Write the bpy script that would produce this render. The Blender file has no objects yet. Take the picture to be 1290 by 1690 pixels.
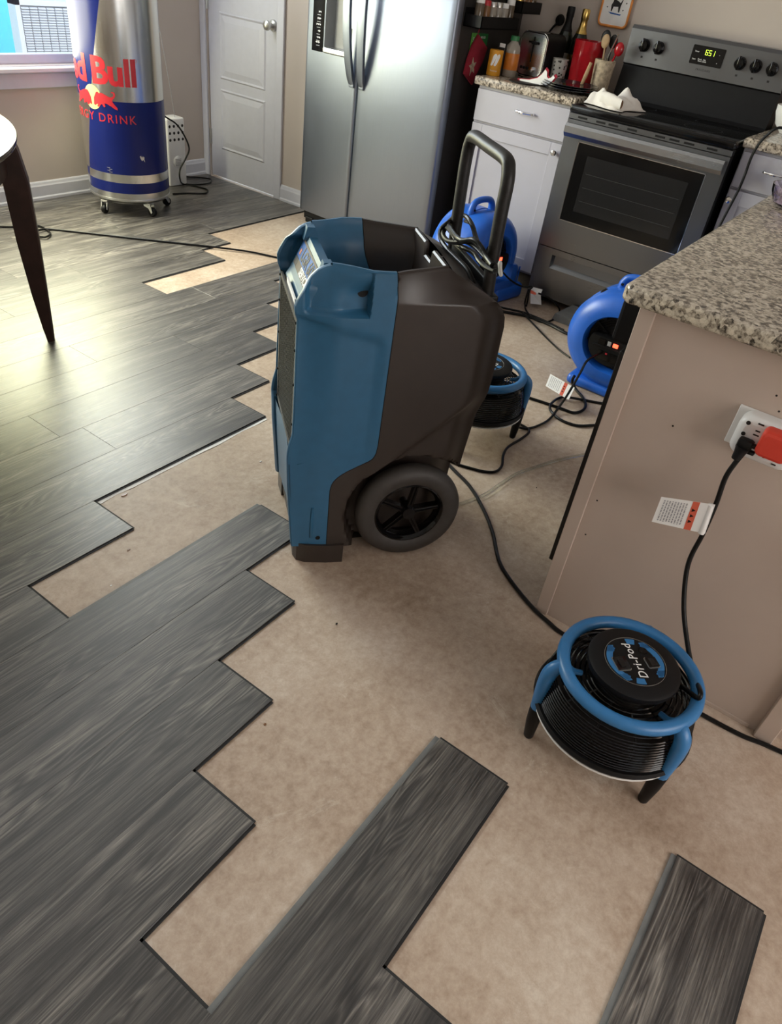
import bpy, bmesh, math, random
from mathutils import Vector, Matrix
from math import sin, cos, pi, radians, sqrt
random.seed(7)
SC = bpy.context.scene
COL = SC.collection

# ------------------------------------------------------------------ camera
CAM_H = 1.38
F_PX = 1190.0
YAW, PITCH, ROLL = 0.53781, -0.65820, 0.15382
fwd = Vector((cos(PITCH)*cos(YAW), cos(PITCH)*sin(YAW), sin(PITCH)))
rgt = Vector((sin(YAW), -cos(YAW), 0))
upv = rgt.cross(fwd)
R2 = rgt*cos(ROLL) + upv*sin(ROLL)
U2 = upv*cos(ROLL) - rgt*sin(ROLL)
cam_d = bpy.data.cameras.new('camera')
cam = bpy.data.objects.new('camera', cam_d)
COL.objects.link(cam)
cam.matrix_world = Matrix(((R2.x, U2.x, -fwd.x, 0), (R2.y, U2.y, -fwd.y, 0), (R2.z, U2.z, -fwd.z, CAM_H), (0, 0, 0, 1)))
cam_d.sensor_fit = 'HORIZONTAL'
cam_d.sensor_width = 36.0
cam_d.lens = 36.0*F_PX/1290.0
cam_d.clip_start = 0.02
SC.camera = cam

# ------------------------------------------------------------------ view, world, lights
SC.view_settings.view_transform = 'Standard'
SC.view_settings.look = 'None'
SC.view_settings.gamma = 1.0
SC.view_settings.use_curve_mapping = False
SC.view_settings.exposure = 0.12
world = bpy.data.worlds.new('daylight')
SC.world = world
world.use_nodes = True
wn = world.node_tree.nodes
wn['Background'].inputs[0].default_value = (0.80, 0.93, 1.0, 1)
wn['Background'].inputs[1].default_value = 3.0

def area(name, loc, target, sx, sy, power, col=(1, 1, 1)):
    l = bpy.data.lights.new(name, 'AREA')
    l.shape = 'RECTANGLE'; l.size = sx; l.size_y = sy; l.energy = power; l.color = col
    o = bpy.data.objects.new(name, l)
    COL.objects.link(o)
    o.location = loc
    o.rotation_euler = (Vector(target)-Vector(loc)).to_track_quat('-Z', 'Y').to_euler()
    return o
# daylight entering through the window openings of the room
area('window_sky_daylight', (1.75, 3.99, 1.72), (1.35, 0.0, 0.1), 2.4, .62, 84, (0.90, 0.96, 1.0))
area('window_garden_daylight', (1.85, 3.99, 1.06), (1.75, 0.0, 0.1), 2.2, .70, 74, (1.0, 0.93, 0.52))
area('patio_door_daylight', (-0.35, 3.99, 1.05), (0.6, 0.0, 0.3), 1.0, 1.9, 10, (1.0, 0.96, 0.86))
area('right_window_daylight', (0.55, -2.33, 1.35), (1.0, 1.0, 0.3), 2.2, 1.4, 28, (1.0, 0.77, 0.63))

# ------------------------------------------------------------------ measuring helpers (a pixel of the photograph on a known plane)
def ray(x, y):
    return R2*((x-645)/F_PX) - U2*((y-845)/F_PX) + fwd
def on_z(x, y, z=0.0):
    d = ray(x, y); t = (z-CAM_H)/d.z
    return Vector((0, 0, CAM_H)) + d*t
def on_x(x, y, X):
    d = ray(x, y); return Vector((0, 0, CAM_H)) + d*(X/d.x)
def on_y(x, y, Y):
    d = ray(x, y); return Vector((0, 0, CAM_H)) + d*(Y/d.y)

# ------------------------------------------------------------------ materials
MATS = {}
def nn(m, t, **kw):
    n = m.node_tree.nodes.new(t)
    for k, v in kw.items():
        if hasattr(n, k): setattr(n, k, v)
        else: n.inputs[k].default_value = v
    return n
def base_mat(name, col=(.5, .5, .5), rough=.5, metal=0.0, **kw):
    m = bpy.data.materials.new(name); m.use_nodes = True
    b = m.node_tree.nodes['Principled BSDF']
    b.inputs['Base Color'].default_value = (*col, 1)
    b.inputs['Roughness'].default_value = rough
    b.inputs['Metallic'].default_value = metal
    for k, v in kw.items():
        b.inputs[k].default_value = v
    MATS[name] = m
    return m, b
def ramp(m, stops):
    r = m.node_tree.nodes.new('ShaderNodeValToRGB')
    e = r.color_ramp.elements
    while len(e) < len(stops): e.new(.5)
    for i, (p, c) in enumerate(stops):
        e[i].position = p; e[i].color = (*c, 1) if len(c) == 3 else c
    return r
def lk(m, a, b): m.node_tree.links.new(a, b)
def coords(m, scale=(1, 1, 1), kind='Object', rnd=False):
    tc = nn(m, 'ShaderNodeTexCoord')
    mp = nn(m, 'ShaderNodeMapping'); mp.inputs['Scale'].default_value = scale
    src = tc.outputs[kind]
    if rnd:
        oi = nn(m, 'ShaderNodeObjectInfo'); mu = nn(m, 'ShaderNodeMath', operation='MULTIPLY'); mu.inputs[1].default_value = 37.0
        lk(m, oi.outputs['Random'], mu.inputs[0])
        cb = nn(m, 'ShaderNodeCombineXYZ'); lk(m, mu.outputs[0], cb.inputs[0]); lk(m, mu.outputs[0], cb.inputs[1])
        ad = nn(m, 'ShaderNodeVectorMath', operation='ADD'); lk(m, src, ad.inputs[0]); lk(m, cb.outputs[0], ad.inputs[1]); src = ad.outputs[0]
    lk(m, src, mp.inputs[0])
    return mp.outputs[0]
def plain(name, col, rough=.5, metal=0.0, var=.12, scale=30, bump=0.0, bscale=200, **kw):
    """a colour with slight procedural mottling and optional fine relief"""
    m, b = base_mat(name, col, rough, metal, **kw)
    v = coords(m)
    n = nn(m, 'ShaderNodeTexNoise'); n.inputs['Scale'].default_value = scale; n.inputs['Detail'].default_value = 4
    lk(m, v, n.inputs['Vector'])
    a = tuple(max(0, c*(1-var)) for c in col); c2 = tuple(min(1, c*(1+var)) for c in col)
    r = ramp(m, [(.3, a), (.7, c2)]); lk(m, n.outputs['Fac'], r.inputs[0]); lk(m, r.outputs[0], b.inputs['Base Color'])
    if bump:
        n2 = nn(m, 'ShaderNodeTexNoise'); n2.inputs['Scale'].default_value = bscale; n2.inputs['Detail'].default_value = 2; lk(m, v, n2.inputs['Vector'])
        bp = nn(m, 'ShaderNodeBump'); bp.inputs['Strength'].default_value = bump; bp.inputs['Distance'].default_value = .002
        lk(m, n2.outputs['Fac'], bp.inputs['Height']); lk(m, bp.outputs[0], b.inputs['Normal'])
    return m

def mat_plank():
    m, b = base_mat('plank', rough=.38, **{'Specular IOR Level': .52, 'Coat Weight': .6, 'Coat Roughness': .36})
    tc = nn(m, 'ShaderNodeTexCoord'); oi = nn(m, 'ShaderNodeObjectInfo')
    mu = nn(m, 'ShaderNodeMath', operation='MULTIPLY'); mu.inputs[1].default_value = 53.0; lk(m, oi.outputs['Random'], mu.inputs[0])
    cb = nn(m, 'ShaderNodeCombineXYZ')
    for i in range(3): lk(m, mu.outputs[0], cb.inputs[i])
    ad = nn(m, 'ShaderNodeVectorMath', operation='ADD'); lk(m, tc.outputs['Object'], ad.inputs[0]); lk(m, cb.outputs[0], ad.inputs[1])
    def noise(s, detail=3, rough=.5, dist=0.0):
        mp = nn(m, 'ShaderNodeMapping'); mp.inputs['Scale'].default_value = s; lk(m, ad.outputs[0], mp.inputs[0])
        n = nn(m, 'ShaderNodeTexNoise'); n.inputs['Scale'].default_value = 1; n.inputs['Detail'].default_value = detail; n.inputs['Roughness'].default_value = rough; n.inputs['Distortion'].default_value = dist
        lk(m, mp.outputs[0], n.inputs['Vector']); return n.outputs['Fac']
    def math_(op, a, b_=None):
        n = nn(m, 'ShaderNodeMath', operation=op)
        for k, q in enumerate((a, b_)):
            if q is None: continue
            if isinstance(q, (int, float)): n.inputs[k].default_value = q
            else: lk(m, q, n.inputs[k])
        return n.outputs[0]
    def mixf(f, a, b_):
        n = nn(m, 'ShaderNodeMix', data_type='FLOAT')
        if isinstance(f, (int, float)): n.inputs[0].default_value = f
        else: lk(m, f, n.inputs[0])
        lk(m, a, n.inputs[2]); lk(m, b_, n.inputs[3]); return n.outputs[0]
    cloud = noise((2.6, 17, 1), 5, .6)
    field = noise((1.25, 12.5, 1), 2.5, .5, .25)                       # growth-ring field: its contours are the cathedral grain
    rings = math_('PINGPONG', math_('MULTIPLY', field, 24.0), .5)
    rings = math_('MULTIPLY', rings, 2.0)
    fine = noise((7, 300, 1), 4, .75)
    streak = noise((2.6, 62, 1), 4, .65, .2)
    rm = ramp(m, [(.44, (0, 0, 0)), (.58, (1, 1, 1))]); lk(m, noise((1.8, 8, 1), 2, .5), rm.inputs[0])
    a1 = mixf(.48, cloud, streak); a2 = mixf(.36, a1, fine)
    a2 = math_('ADD', math_('MULTIPLY', math_('SUBTRACT', a2, .5), 1.55), .485)
    f_ring = math_('MULTIPLY', rm.outputs[0], .20)
    tone = mixf(f_ring, a2, rings)
    r = ramp(m, [(.30, (.010, .009, .0085)), (.43, (.036, .032, .029)), (.52, (.082, .074, .066)), (.62, (.165, .150, .130)), (.74, (.30, .275, .235))])
    lk(m, tone, r.inputs[0])
    hv = nn(m, 'ShaderNodeHueSaturation'); rr = nn(m, 'ShaderNodeMapRange'); rr.inputs[3].default_value = .80; rr.inputs[4].default_value = 1.25
    lk(m, oi.outputs['Random'], rr.inputs[0]); lk(m, rr.outputs[0], hv.inputs['Value']); lk(m, r.outputs[0], hv.inputs['Color'])
    lk(m, hv.outputs[0], b.inputs['Base Color'])
    bp = nn(m, 'ShaderNodeBump'); bp.inputs['Strength'].default_value = .75; bp.inputs['Distance'].default_value = .0009
    lk(m, mixf(.35, tone, fine), bp.inputs['Height']); lk(m, bp.outputs[0], b.inputs['Normal'])
    rg = nn(m, 'ShaderNodeMapRange'); rg.inputs[1].default_value = .3; rg.inputs[2].default_value = .7; rg.inputs[3].default_value = .40; rg.inputs[4].default_value = .52
    lk(m, fine, rg.inputs[0]); lk(m, rg.outputs[0], b.inputs['Roughness'])
    return m
def mat_concrete():
    m, b = base_mat('concrete', rough=.5)
    v = coords(m)
    n1 = nn(m, 'ShaderNodeTexNoise'); n1.inputs['Scale'].default_value = 2.2; n1.inputs['Detail'].default_value = 6; n1.inputs['Roughness'].default_value = .62; lk(m, v, n1.inputs['Vector'])
    n2 = nn(m, 'ShaderNodeTexNoise'); n2.inputs['Scale'].default_value = 38; n2.inputs['Detail'].default_value = 9; n2.inputs['Roughness'].default_value = .76; n2.inputs['Distortion'].default_value = .15; lk(m, v, n2.inputs['Vector'])
    mx = nn(m, 'ShaderNodeMix', data_type='FLOAT'); mx.inputs[0].default_value = .5; lk(m, n1.outputs['Fac'], mx.inputs[2]); lk(m, n2.outputs['Fac'], mx.inputs[3])
    r = ramp(m, [(.34, (.27, .188, .132)), (.46, (.415, .313, .232)), (.54, (.49, .388, .30)), (.68, (.64, .55, .45))])
    lk(m, mx.outputs[0], r.inputs[0])
    # pale trowel scuffs and dark specks
    n3 = nn(m, 'ShaderNodeTexNoise'); n3.inputs['Scale'].default_value = 5; n3.inputs['Detail'].default_value = 12; n3.inputs['Roughness'].default_value = .82; n3.inputs['Distortion'].default_value = .6; lk(m, v, n3.inputs['Vector'])
    r3 = ramp(m, [(.57, (0, 0, 0)), (.68, (.55, .55, .55))]); lk(m, n3.outputs['Fac'], r3.inputs[0])
    mc = nn(m, 'ShaderNodeMix', data_type='RGBA'); lk(m, r3.outputs[0], mc.inputs[0]); lk(m, r.outputs[0], mc.inputs[6]); mc.inputs[7].default_value = (.70, .63, .53, 1)
    vo = nn(m, 'ShaderNodeTexVoronoi'); vo.inputs['Scale'].default_value = 9; vo.inputs['Randomness'].default_value = 1; lk(m, v, vo.inputs['Vector'])
    r4 = ramp(m, [(.012, (1, 1, 1)), (.03, (0, 0, 0))]); lk(m, vo.outputs['Distance'], r4.inputs[0])
    md = nn(m, 'ShaderNodeMix', data_type='RGBA'); lk(m, r4.outputs[0], md.inputs[0]); lk(m, mc.outputs[2], md.inputs[6]); md.inputs[7].default_value = (.13, .09, .06, 1)
    lk(m, md.outputs[2], b.inputs['Base Color'])
    rg = nn(m, 'ShaderNodeMapRange'); rg.inputs[3].default_value = .38; rg.inputs[4].default_value = .62; lk(m, n1.outputs['Fac'], rg.inputs[0]); lk(m, rg.outputs[0], b.inputs['Roughness'])
    bp = nn(m, 'ShaderNodeBump'); bp.inputs['Strength'].default_value = .12; bp.inputs['Distance'].default_value = .002; lk(m, n2.outputs['Fac'], bp.inputs['Height']); lk(m, bp.outputs[0], b.inputs['Normal'])
    return m
def mat_granite(name, dark, mid, light, stretch=(1, 1, 1)):
    m, b = base_mat(name, rough=.16)
    v = coords(m, stretch)
    vo = nn(m, 'ShaderNodeTexNoise'); vo.inputs['Scale'].default_value = 75; vo.inputs['Detail'].default_value = 5; vo.inputs['Roughness'].default_value = .72; lk(m, v, vo.inputs['Vector'])
    n = nn(m, 'ShaderNodeTexVoronoi'); n.inputs['Scale'].default_value = 120; lk(m, v, n.inputs['Vector'])
    mx = nn(m, 'ShaderNodeMix', data_type='FLOAT'); mx.inputs[0].default_value = .3; lk(m, vo.outputs['Fac'], mx.inputs[2]); lk(m, n.outputs['Color'], mx.inputs[3])
    r = ramp(m, [(.36, dark), (.44, mid), (.54, light), (.66, tuple(min(1, c*1.35) for c in light))]); lk(m, mx.outputs[0], r.inputs[0]); lk(m, r.outputs[0], b.inputs['Base Color'])
    return m
def mat_steel(name, col=(.55, .55, .55), rough=.28, axis=(1, 1, 60), smudge=True):
    m, b = base_mat(name, col, rough, 1.0)
    v = coords(m, axis)
    n = nn(m, 'ShaderNodeTexNoise'); n.inputs['Scale'].default_value = 12; n.inputs['Detail'].default_value = 3; lk(m, v, n.inputs['Vector'])
    v2 = coords(m)
    n2 = nn(m, 'ShaderNodeTexNoise'); n2.inputs['Scale'].default_value = 3.2; n2.inputs['Detail'].default_value = 7; n2.inputs['Roughness'].default_value = .65; lk(m, v2, n2.inputs['Vector'])
    mx = nn(m, 'ShaderNodeMix', data_type='FLOAT'); mx.inputs[0].default_value = {True: .7, False: .2}.get(smudge, smudge); lk(m, n.outputs['Fac'], mx.inputs[2]); lk(m, n2.outputs['Fac'], mx.inputs[3])
    rg = nn(m, 'ShaderNodeMapRange'); rg.inputs[1].default_value = .3; rg.inputs[2].default_value = .7; rg.inputs[3].default_value = rough*.85; rg.inputs[4].default_value = rough*1.25
    lk(m, mx.outputs[0], rg.inputs[0]); lk(m, rg.outputs[0], b.inputs['Roughness'])
    bp = nn(m, 'ShaderNodeBump'); bp.inputs['Strength'].default_value = .01; bp.inputs['Distance'].default_value = .0002; lk(m, n.outputs['Fac'], bp.inputs['Height']); lk(m, bp.outputs[0], b.inputs['Normal'])
    return m
def mat_emit(name, col, s):
    m, b = base_mat(name, (0.02, .02, .02), .4)
    b.inputs['Emission Color'].default_value = (*col, 1); b.inputs['Emission Strength'].default_value = s
    return m
def mat_glass(name, col=(1, 1, 1), rough=.02, ior=1.45):
    m, b = base_mat(name, col, rough)
    b.inputs['Transmission Weight'].default_value = 1.0; b.inputs['IOR'].default_value = ior
    return m

mat_plank(); mat_concrete()
mat_granite('granite', (.035, .028, .022), (.20, .165, .13), (.42, .36, .29), (1, 1, 1))
plain('plank_core', (.018, .018, .018), .7)
plain('wall_paint', (.49, .425, .375), .65, var=.03, scale=4, bump=.15, bscale=260)
plain('white_trim', (.57, .57, .62), .42, var=.02, bump=.03)
plain('cabinet_paint', (.42, .41, .465), .34, var=.03, scale=5)
plain('panel_paint', (.49, .395, .33), .5, var=.04, scale=6, bump=.08, bscale=320)
plain('dark_edge', (.014, .012, .011), .5, **{'Specular IOR Level': .3})
plain('black_plastic', (.006, .006, .0065), .45, bump=.05, **{'Specular IOR Level': .22})
plain('black_gloss', (.0035, .0035, .004), .10, var=.05, **{'Specular IOR Level': .35})
plain('cord_rubber', (.006, .006, .006), .34, **{'Specular IOR Level': .2})
plain('plank_lip', (.16, .165, .16), .5)
plain('blue_teal', (.022, .105, .200), .40, var=.05, bump=.06, bscale=500)
plain('brown_plastic', (.028, .0205, .0165), .38, var=.06, bump=.06, bscale=500)
plain('pod_blue', (.030, .165, .385), .36, var=.05, bump=.05)
plain('mover_blue', (.012, .105, .50), .36, var=.10, scale=14, bump=.05)
plain('tire_rubber', (.036, .031, .027), .6, var=.15, scale=60, bump=.1)
plain('chrome', (.75, .75, .75), .12, 1.0, var=.02)
plain('alu', (.60, .60, .58), .35, 1.0, var=.05)
mat_steel('steel_fridge', (.275, .305, .365), .42, (40, 40, .6), smudge=.35)
mat_steel('steel_stove', (.195, .20, .21), .30, (40, .6, 40))
mat_steel('steel_can', (.70, .70, .68), .22, (60, 60, .5), smudge=False)
plain('fridge_side', (.030, .027, .025), .45)
plain('can_blue', (.008, .015, .120), .26, var=.06, scale=8, **{'Specular IOR Level': .28})
plain('logo_red', (.50, .022, .035), .35, var=.05)
plain('logo_yellow', (.72, .62, .26), .4, var=.05)
plain('dark_wood', (.030, .013, .009), .45, var=.35, scale=18, **{'Specular IOR Level': .3})
plain('table_finish', (.030, .014, .010), .12, var=.3, scale=18)
plain('white_plastic', (.72, .71, .69), .38, var=.02)
plain('paper_white', (.80, .79, .77), .7, var=.03)
plain('print_grey', (.30, .30, .31), .7)
plain('tag_red', (.62, .11, .06), .6, var=.05)
plain('adapter_red', (.70, .060, .035), .28, var=.03, **{'Transmission Weight': .15})
plain('cloth_white', (.70, .66, .61), .85, var=.05, bump=.3, bscale=900)

# ------------------------------------------------------------------ mesh helpers
class MB:
    """collects shapes, then links them as one mesh object"""
    def __init__(s): s.v = []; s.f = []; s.m = []; s.mat = 0
    def add(s, verts, faces, mat=None):
        o = len(s.v); s.v += [Vector(p) for p in verts]
        for f in faces: s.f.append(tuple(i+o for i in f)); s.m.append(s.mat if mat is None else mat)
        return s
    def add_bm(s, bm, mat=None):
        bm.verts.index_update()
        s.add([v.co.copy() for v in bm.verts], [[v.index for v in f.verts] for f in bm.faces], mat); bm.free(); return s
    def box(s, lo, hi, r=0.0, mat=None, seg=2):
        lo = Vector(lo); hi = Vector(hi)
        lo, hi = Vector([min(a, b) for a, b in zip(lo, hi)]), Vector([max(a, b) for a, b in zip(lo, hi)])
        bm = bmesh.new(); bmesh.ops.create_cube(bm, size=1)
        for v in bm.verts: v.co = Vector(((v.co.x+.5)*(hi.x-lo.x)+lo.x, (v.co.y+.5)*(hi.y-lo.y)+lo.y, (v.co.z+.5)*(hi.z-lo.z)+lo.z))
        if r > 0:
            r = min(r, min(hi-lo)*.49)
            bmesh.ops.bevel(bm, geom=list(bm.edges), offset=r, segments=seg, affect='EDGES', profile=.5)
        return s.add_bm(bm, mat)
    def tube(s, pts, r, n=8, closed=False, caps=True, mat=None, smooth=0):
        pts = [Vector(p) for p in pts]
        rr = r if isinstance(r, (list, tuple)) else [r]*len(pts)
        if smooth: pts, rr = catmull(pts, rr, smooth, closed)
        N = len(pts); T = []
        for i in range(N):
            a = pts[(i-1) % N] if (closed or i) else pts[0]; b = pts[(i+1) % N] if (closed or i < N-1) else pts[-1]
            d = b-a; T.append(d.normalized() if d.length > 1e-9 else Vector((0, 0, 1)))
        ref = Vector((0, 0, 1)) if abs(T[0].z) < .9 else Vector((1, 0, 0))
        nrm = (ref - T[0]*ref.dot(T[0])).normalized(); V = []
        for i in range(N):
            nrm = nrm - T[i]*nrm.dot(T[i])
            nrm = nrm.normalized() if nrm.length > 1e-6 else T[i].orthogonal().normalized()
            bn = T[i].cross(nrm)
            for k in range(n):
                a = 2*pi*k/n; V.append(pts[i] + (nrm*cos(a)+bn*sin(a))*rr[i])
        F = []
        for i in range(N if closed else N-1):
            j = (i+1) % N
            for k in range(n): F.append((i*n+k, i*n+(k+1) % n, j*n+(k+1) % n, j*n+k))
        if caps and not closed: F.append(tuple(range(n-1, -1, -1))); F.append(tuple((N-1)*n+k for k in range(n)))
        return s.add(V, F, mat)
    def lathe(s, prof, n=24, origin=(0, 0, 0), axis='z', mat=None, a0=0, a1=2*pi, cap=True):
        """prof = [(radius, height)] turned about an axis"""
        o = Vector(origin); full = abs(a1-a0-2*pi) < 1e-6; V = []; F = []; K = n if full else n+1
        for r, h in prof:
            for k in range(K):
                a = a0+(a1-a0)*k/n; c, d = r*cos(a), r*sin(a)
                V.append(o+Vector({'z': (c, d, h), 'x': (h, c, d), 'y': (d, h, c)}[axis]))
        for i in range(len(prof)-1):
            for k in range(n):
                k2 = (k+1) % K
                F.append((i*K+k, i*K+k2, (i+1)*K+k2, (i+1)*K+k))
        if full and cap:
            if prof[0][0] > 1e-6: F.append(tuple(range(K-1, -1, -1)))
            if prof[-1][0] > 1e-6: F.append(tuple((len(prof)-1)*K+k for k in range(K)))
        return s.add(V, F, mat)
    def prism(s, poly, fn, d0, d1, mat=None):
        """poly = 2-D outline, fn(a,b,d) -> 3-D, closed between depths d0 and d1"""
        n = len(poly); V = [fn(a, b, d0) for a, b in poly]+[fn(a, b, d1) for a, b in poly]
        F = [tuple(range(n-1, -1, -1)), tuple(range(n, 2*n))]+[(i, (i+1) % n, n+(i+1) % n, n+i) for i in range(n)]
        return s.add(V, F, mat)
    def grid(s, rows, mat=None, closed=False):
        """rows of points joined into quads"""
        n = len(rows[0]); V = [p for r in rows for p in r]; F = []
        for i in range(len(rows)-1):
            for k in range(n if closed else n-1): F.append((i*n+k, i*n+(k+1) % n, (i+1)*n+(k+1) % n, (i+1)*n+k))
        return s.add(V, F, mat)
    def build(s, name, mats, parent=None, smooth=False, world=True, angle=40, doubles=False):
        me = bpy.data.meshes.new(name)
        off = Vector((0, 0, 0))
        if parent is not None and world:
            p = parent
            while p is not None: off += Vector(p.location); p = p.parent
        me.from_pydata([v-off for v in s.v], [], s.f)
        if isinstance(mats, str): mats = [mats]
        for m in mats: me.materials.append(MATS[m])
        me.polygons.foreach_set('material_index', s.m)
        bm = bmesh.new(); bm.from_mesh(me)
        if doubles: bmesh.ops.remove_doubles(bm, verts=bm.verts, dist=1e-5)
        bmesh.ops.recalc_face_normals(bm, faces=bm.faces)
        if smooth:
            lim = radians(angle)
            for f in bm.faces: f.smooth = True
            for e in bm.edges:
                if len(e.link_faces) == 2 and e.calc_face_angle(0) > lim: e.smooth = False
        bm.to_mesh(me); bm.free()
        o = bpy.data.objects.new(name, me); COL.objects.link(o)
        if parent is not None: o.parent = parent
        return o
def catmull(pts, rr, k, closed=False):
    out = []; ro = []; N = len(pts)
    for i in range(N if closed else N-1):
        g = lambda j: pts[j % N] if closed else pts[max(0, min(N-1, j))]
        p0, p1, p2, p3 = g(i-1), g(i), g(i+1), g(i+2)
        for q in range(k):
            t = q/k
            out.append(.5*((2*p1)+(p2-p0)*t+(2*p0-5*p1+4*p2-p3)*t*t+(3*p1-p0-3*p2+p3)*t**3)); ro.append(rr[i]*(1-t)+rr[(i+1) % N]*t)
    if not closed: out.append(pts[-1]); ro.append(rr[-1])
    return out, ro
def tag(o, label, cat, group=None, kind=None):
    o['label'] = label
    if cat: o['category'] = cat
    if group: o['group'] = group
    if kind: o['kind'] = kind
    return o
def thing(name, label, cat, loc=(0, 0, 0), rz=0.0, group=None):
    o = bpy.data.objects.new(name, None); COL.objects.link(o)
    o.empty_display_size = .05; o.location = loc; o.rotation_euler = (0, 0, rz)
    return tag(o, label, cat, group)
def struct(o, label, cat): return tag(o, label, cat, kind='structure')
def copy_tree(o, parent=None):
    c = o.copy(); COL.objects.link(c); c.parent = parent
    for ch in list(o.children): copy_tree(ch, c)
    return c
def lerp(a, b, t): return a+(b-a)*t
def sstep(a, b, x):
    t = max(0.0, min(1.0, (x-a)/(b-a))); return t*t*(3-2*t)
def interp(tab, x):
    if x <= tab[0][0]: return tab[0][1]
    for (a, b), (c, d) in zip(tab, tab[1:]):
        if x <= c: return b+(d-b)*(x-a)/(c-a)
    return tab[-1][1]
def text_polys(body, size, offset=0.0, shear=0.0, align='CENTER', spacing=1.0):
    cu = bpy.data.curves.new('lettering', 'FONT'); cu.body = body; cu.size = size; cu.offset = offset; cu.shear = shear
    cu.align_x = align; cu.align_y = 'CENTER'; cu.space_character = spacing; cu.resolution_u = 3
    o = bpy.data.objects.new('lettering', cu); COL.objects.link(o)
    dg = bpy.context.evaluated_depsgraph_get(); dg.update()
    me = bpy.data.meshes.new_from_object(o.evaluated_get(dg))
    bpy.data.objects.remove(o); bpy.data.curves.remove(cu)
    V = [v.co.copy() for v in me.vertices]; F = [tuple(p.vertices) for p in me.polygons]
    bpy.data.meshes.remove(me)
    return V, F
def lettering(name, body, size, fn, mats, parent, depth=.0006, world=True, slice_w=None, **kw):
    """raised print: fn(a, b, d) maps text plane to the surface"""
    V, F = text_polys(body, size, **kw)
    bm = bmesh.new(); vs = [bm.verts.new(v) for v in V]
    for f in F:
        try: bm.faces.new([vs[i] for i in f])
        except ValueError: pass
    if slice_w:
        x0 = min(v.x for v in V); x1 = max(v.x for v in V); x = x0+slice_w
        while x < x1:
            bmesh.ops.bisect_plane(bm, geom=bm.verts[:]+bm.edges[:]+bm.faces[:], plane_co=(x, 0, 0), plane_no=(1, 0, 0)); x += slice_w
    r = bmesh.ops.extrude_face_region(bm, geom=bm.faces[:])
    for g in r['geom']:
        if isinstance(g, bmesh.types.BMVert): g.co.z = depth
    bm.verts.index_update()
    mb = MB(); mb.add([fn(v.co.x, v.co.y, v.co.z) for v in bm.verts], [[v.index for v in f.verts] for f in bm.faces]); bm.free()
    return mb.build(name, mats, parent, world=world)
def rrect(w, h, r, n=5, cx=0, cy=0):
    P = []
    for sx, sy, a in ((1, 1, 0), (-1, 1, pi/2), (-1, -1, pi), (1, -1, 3*pi/2)):
        for k in range(n+1):
            t = a+pi/2*k/n; P.append((cx+sx*(w/2-r)+r*cos(t), cy+sy*(h/2-r)+r*sin(t)))
    return P

# ------------------------------------------------------------------ the room
Z_CEIL = 2.44
X_BACK, Y_LEFT, X_PAN, Y_PAN = 4.22, 4.085, 3.678, 3.165
X_FRONT, Y_RIGHT = -2.2, -2.4
floor = struct(MB().box((X_FRONT, Y_RIGHT, -.1), (X_BACK+.12, Y_LEFT+.12, 0)).build('floor', 'concrete'), 'bare beige concrete subfloor partly covered by grey planks', 'floor')

# vinyl planks: every board is a piece of the floor, laid in rows along x
PW, PY0, PT = .1750, .345, .006
ROW_END = {-4: 1.031, -2: .490, -1: .941, 0: .262, 1: .535, 2: .768, 3: 1.034, 4: 1.268, 5: .618, 6: .940, 7: 1.652, 8: 1.853, 9: 2.120,
           10: 2.385, 11: 2.618, 12: 2.86, 13: 2.095, 14: 2.622, 15: 2.828, 16: 3.660, 17: 3.664, 18: 3.664, 19: 3.664, 20: 3.664, 21: 3.664}
FIRST = {-4: .75, -2: .9, -1: 1.22, 0: .8, 1: 1.22, 2: 1.0, 3: 1.22, 4: 1.22, 5: .9, 6: 1.1, 7: 1.22, 8: .70, 9: 1.05, 10: .55, 11: 1.15}
def plank(x0, x1, k, end):
    y0 = PY0+k*PW+.00012; y1 = min(PY0+(k+1)*PW-.00012, Y_LEFT-.012); xc, yc = (x0+x1)/2, (y0+y1)/2
    L, Wd = (x1-x0)/2-.00015, (y1-y0)/2
    b = .0006; mb = MB()
    lo = [(-L, -Wd, .0012), (L, -Wd, .0012), (L, Wd, .0012), (-L, Wd, .0012)]
    md = [(x, y, PT-b) for x, y, _ in lo]
    tp = [(-L+b, -Wd+b, PT), (L-b, -Wd+b, PT), (L-b, Wd-b, PT), (-L+b, Wd-b, PT)]
    mb.add(lo+md+tp, [(0, 1, 5, 4), (1, 2, 6, 5), (2, 3, 7, 6), (3, 0, 4, 7)], 1)
    mb.add(md+tp, [(0, 1, 5, 4), (1, 2, 6, 5), (2, 3, 7, 6), (3, 0, 4, 7), (4, 5, 6, 7)], 0)
    # click-joint lip left open on the free edges
    if end:
        mb.box((L, -Wd-.0, .0008), (L+.006, Wd, .0030), mat=1)
    mb.box((-L, -Wd-.006, .0008), (L, -Wd, .0030), mat=1)
    if k in (-4, -1, 4): mb.box((-L, Wd, .0008), (L, Wd+.011, .0034), mat=2)
    o = mb.build('plank', ['plank', 'plank_core', 'plank_lip'], floor, world=False)
    o.location = (xc, yc, 0); return o
for k, xe in ROW_END.items():
    x = xe; first = True
    while x > -.55:
        L = FIRST.get(k, random.uniform(.45, 1.2)) if first else 1.22
        plank(max(x-L, -.75), x, k, first); x -= L; first = False

def wall(name, lo, hi, label, mat='wall_paint'):
    return struct(MB().box(lo, hi).build(name, mat), label, 'wall')
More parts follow.
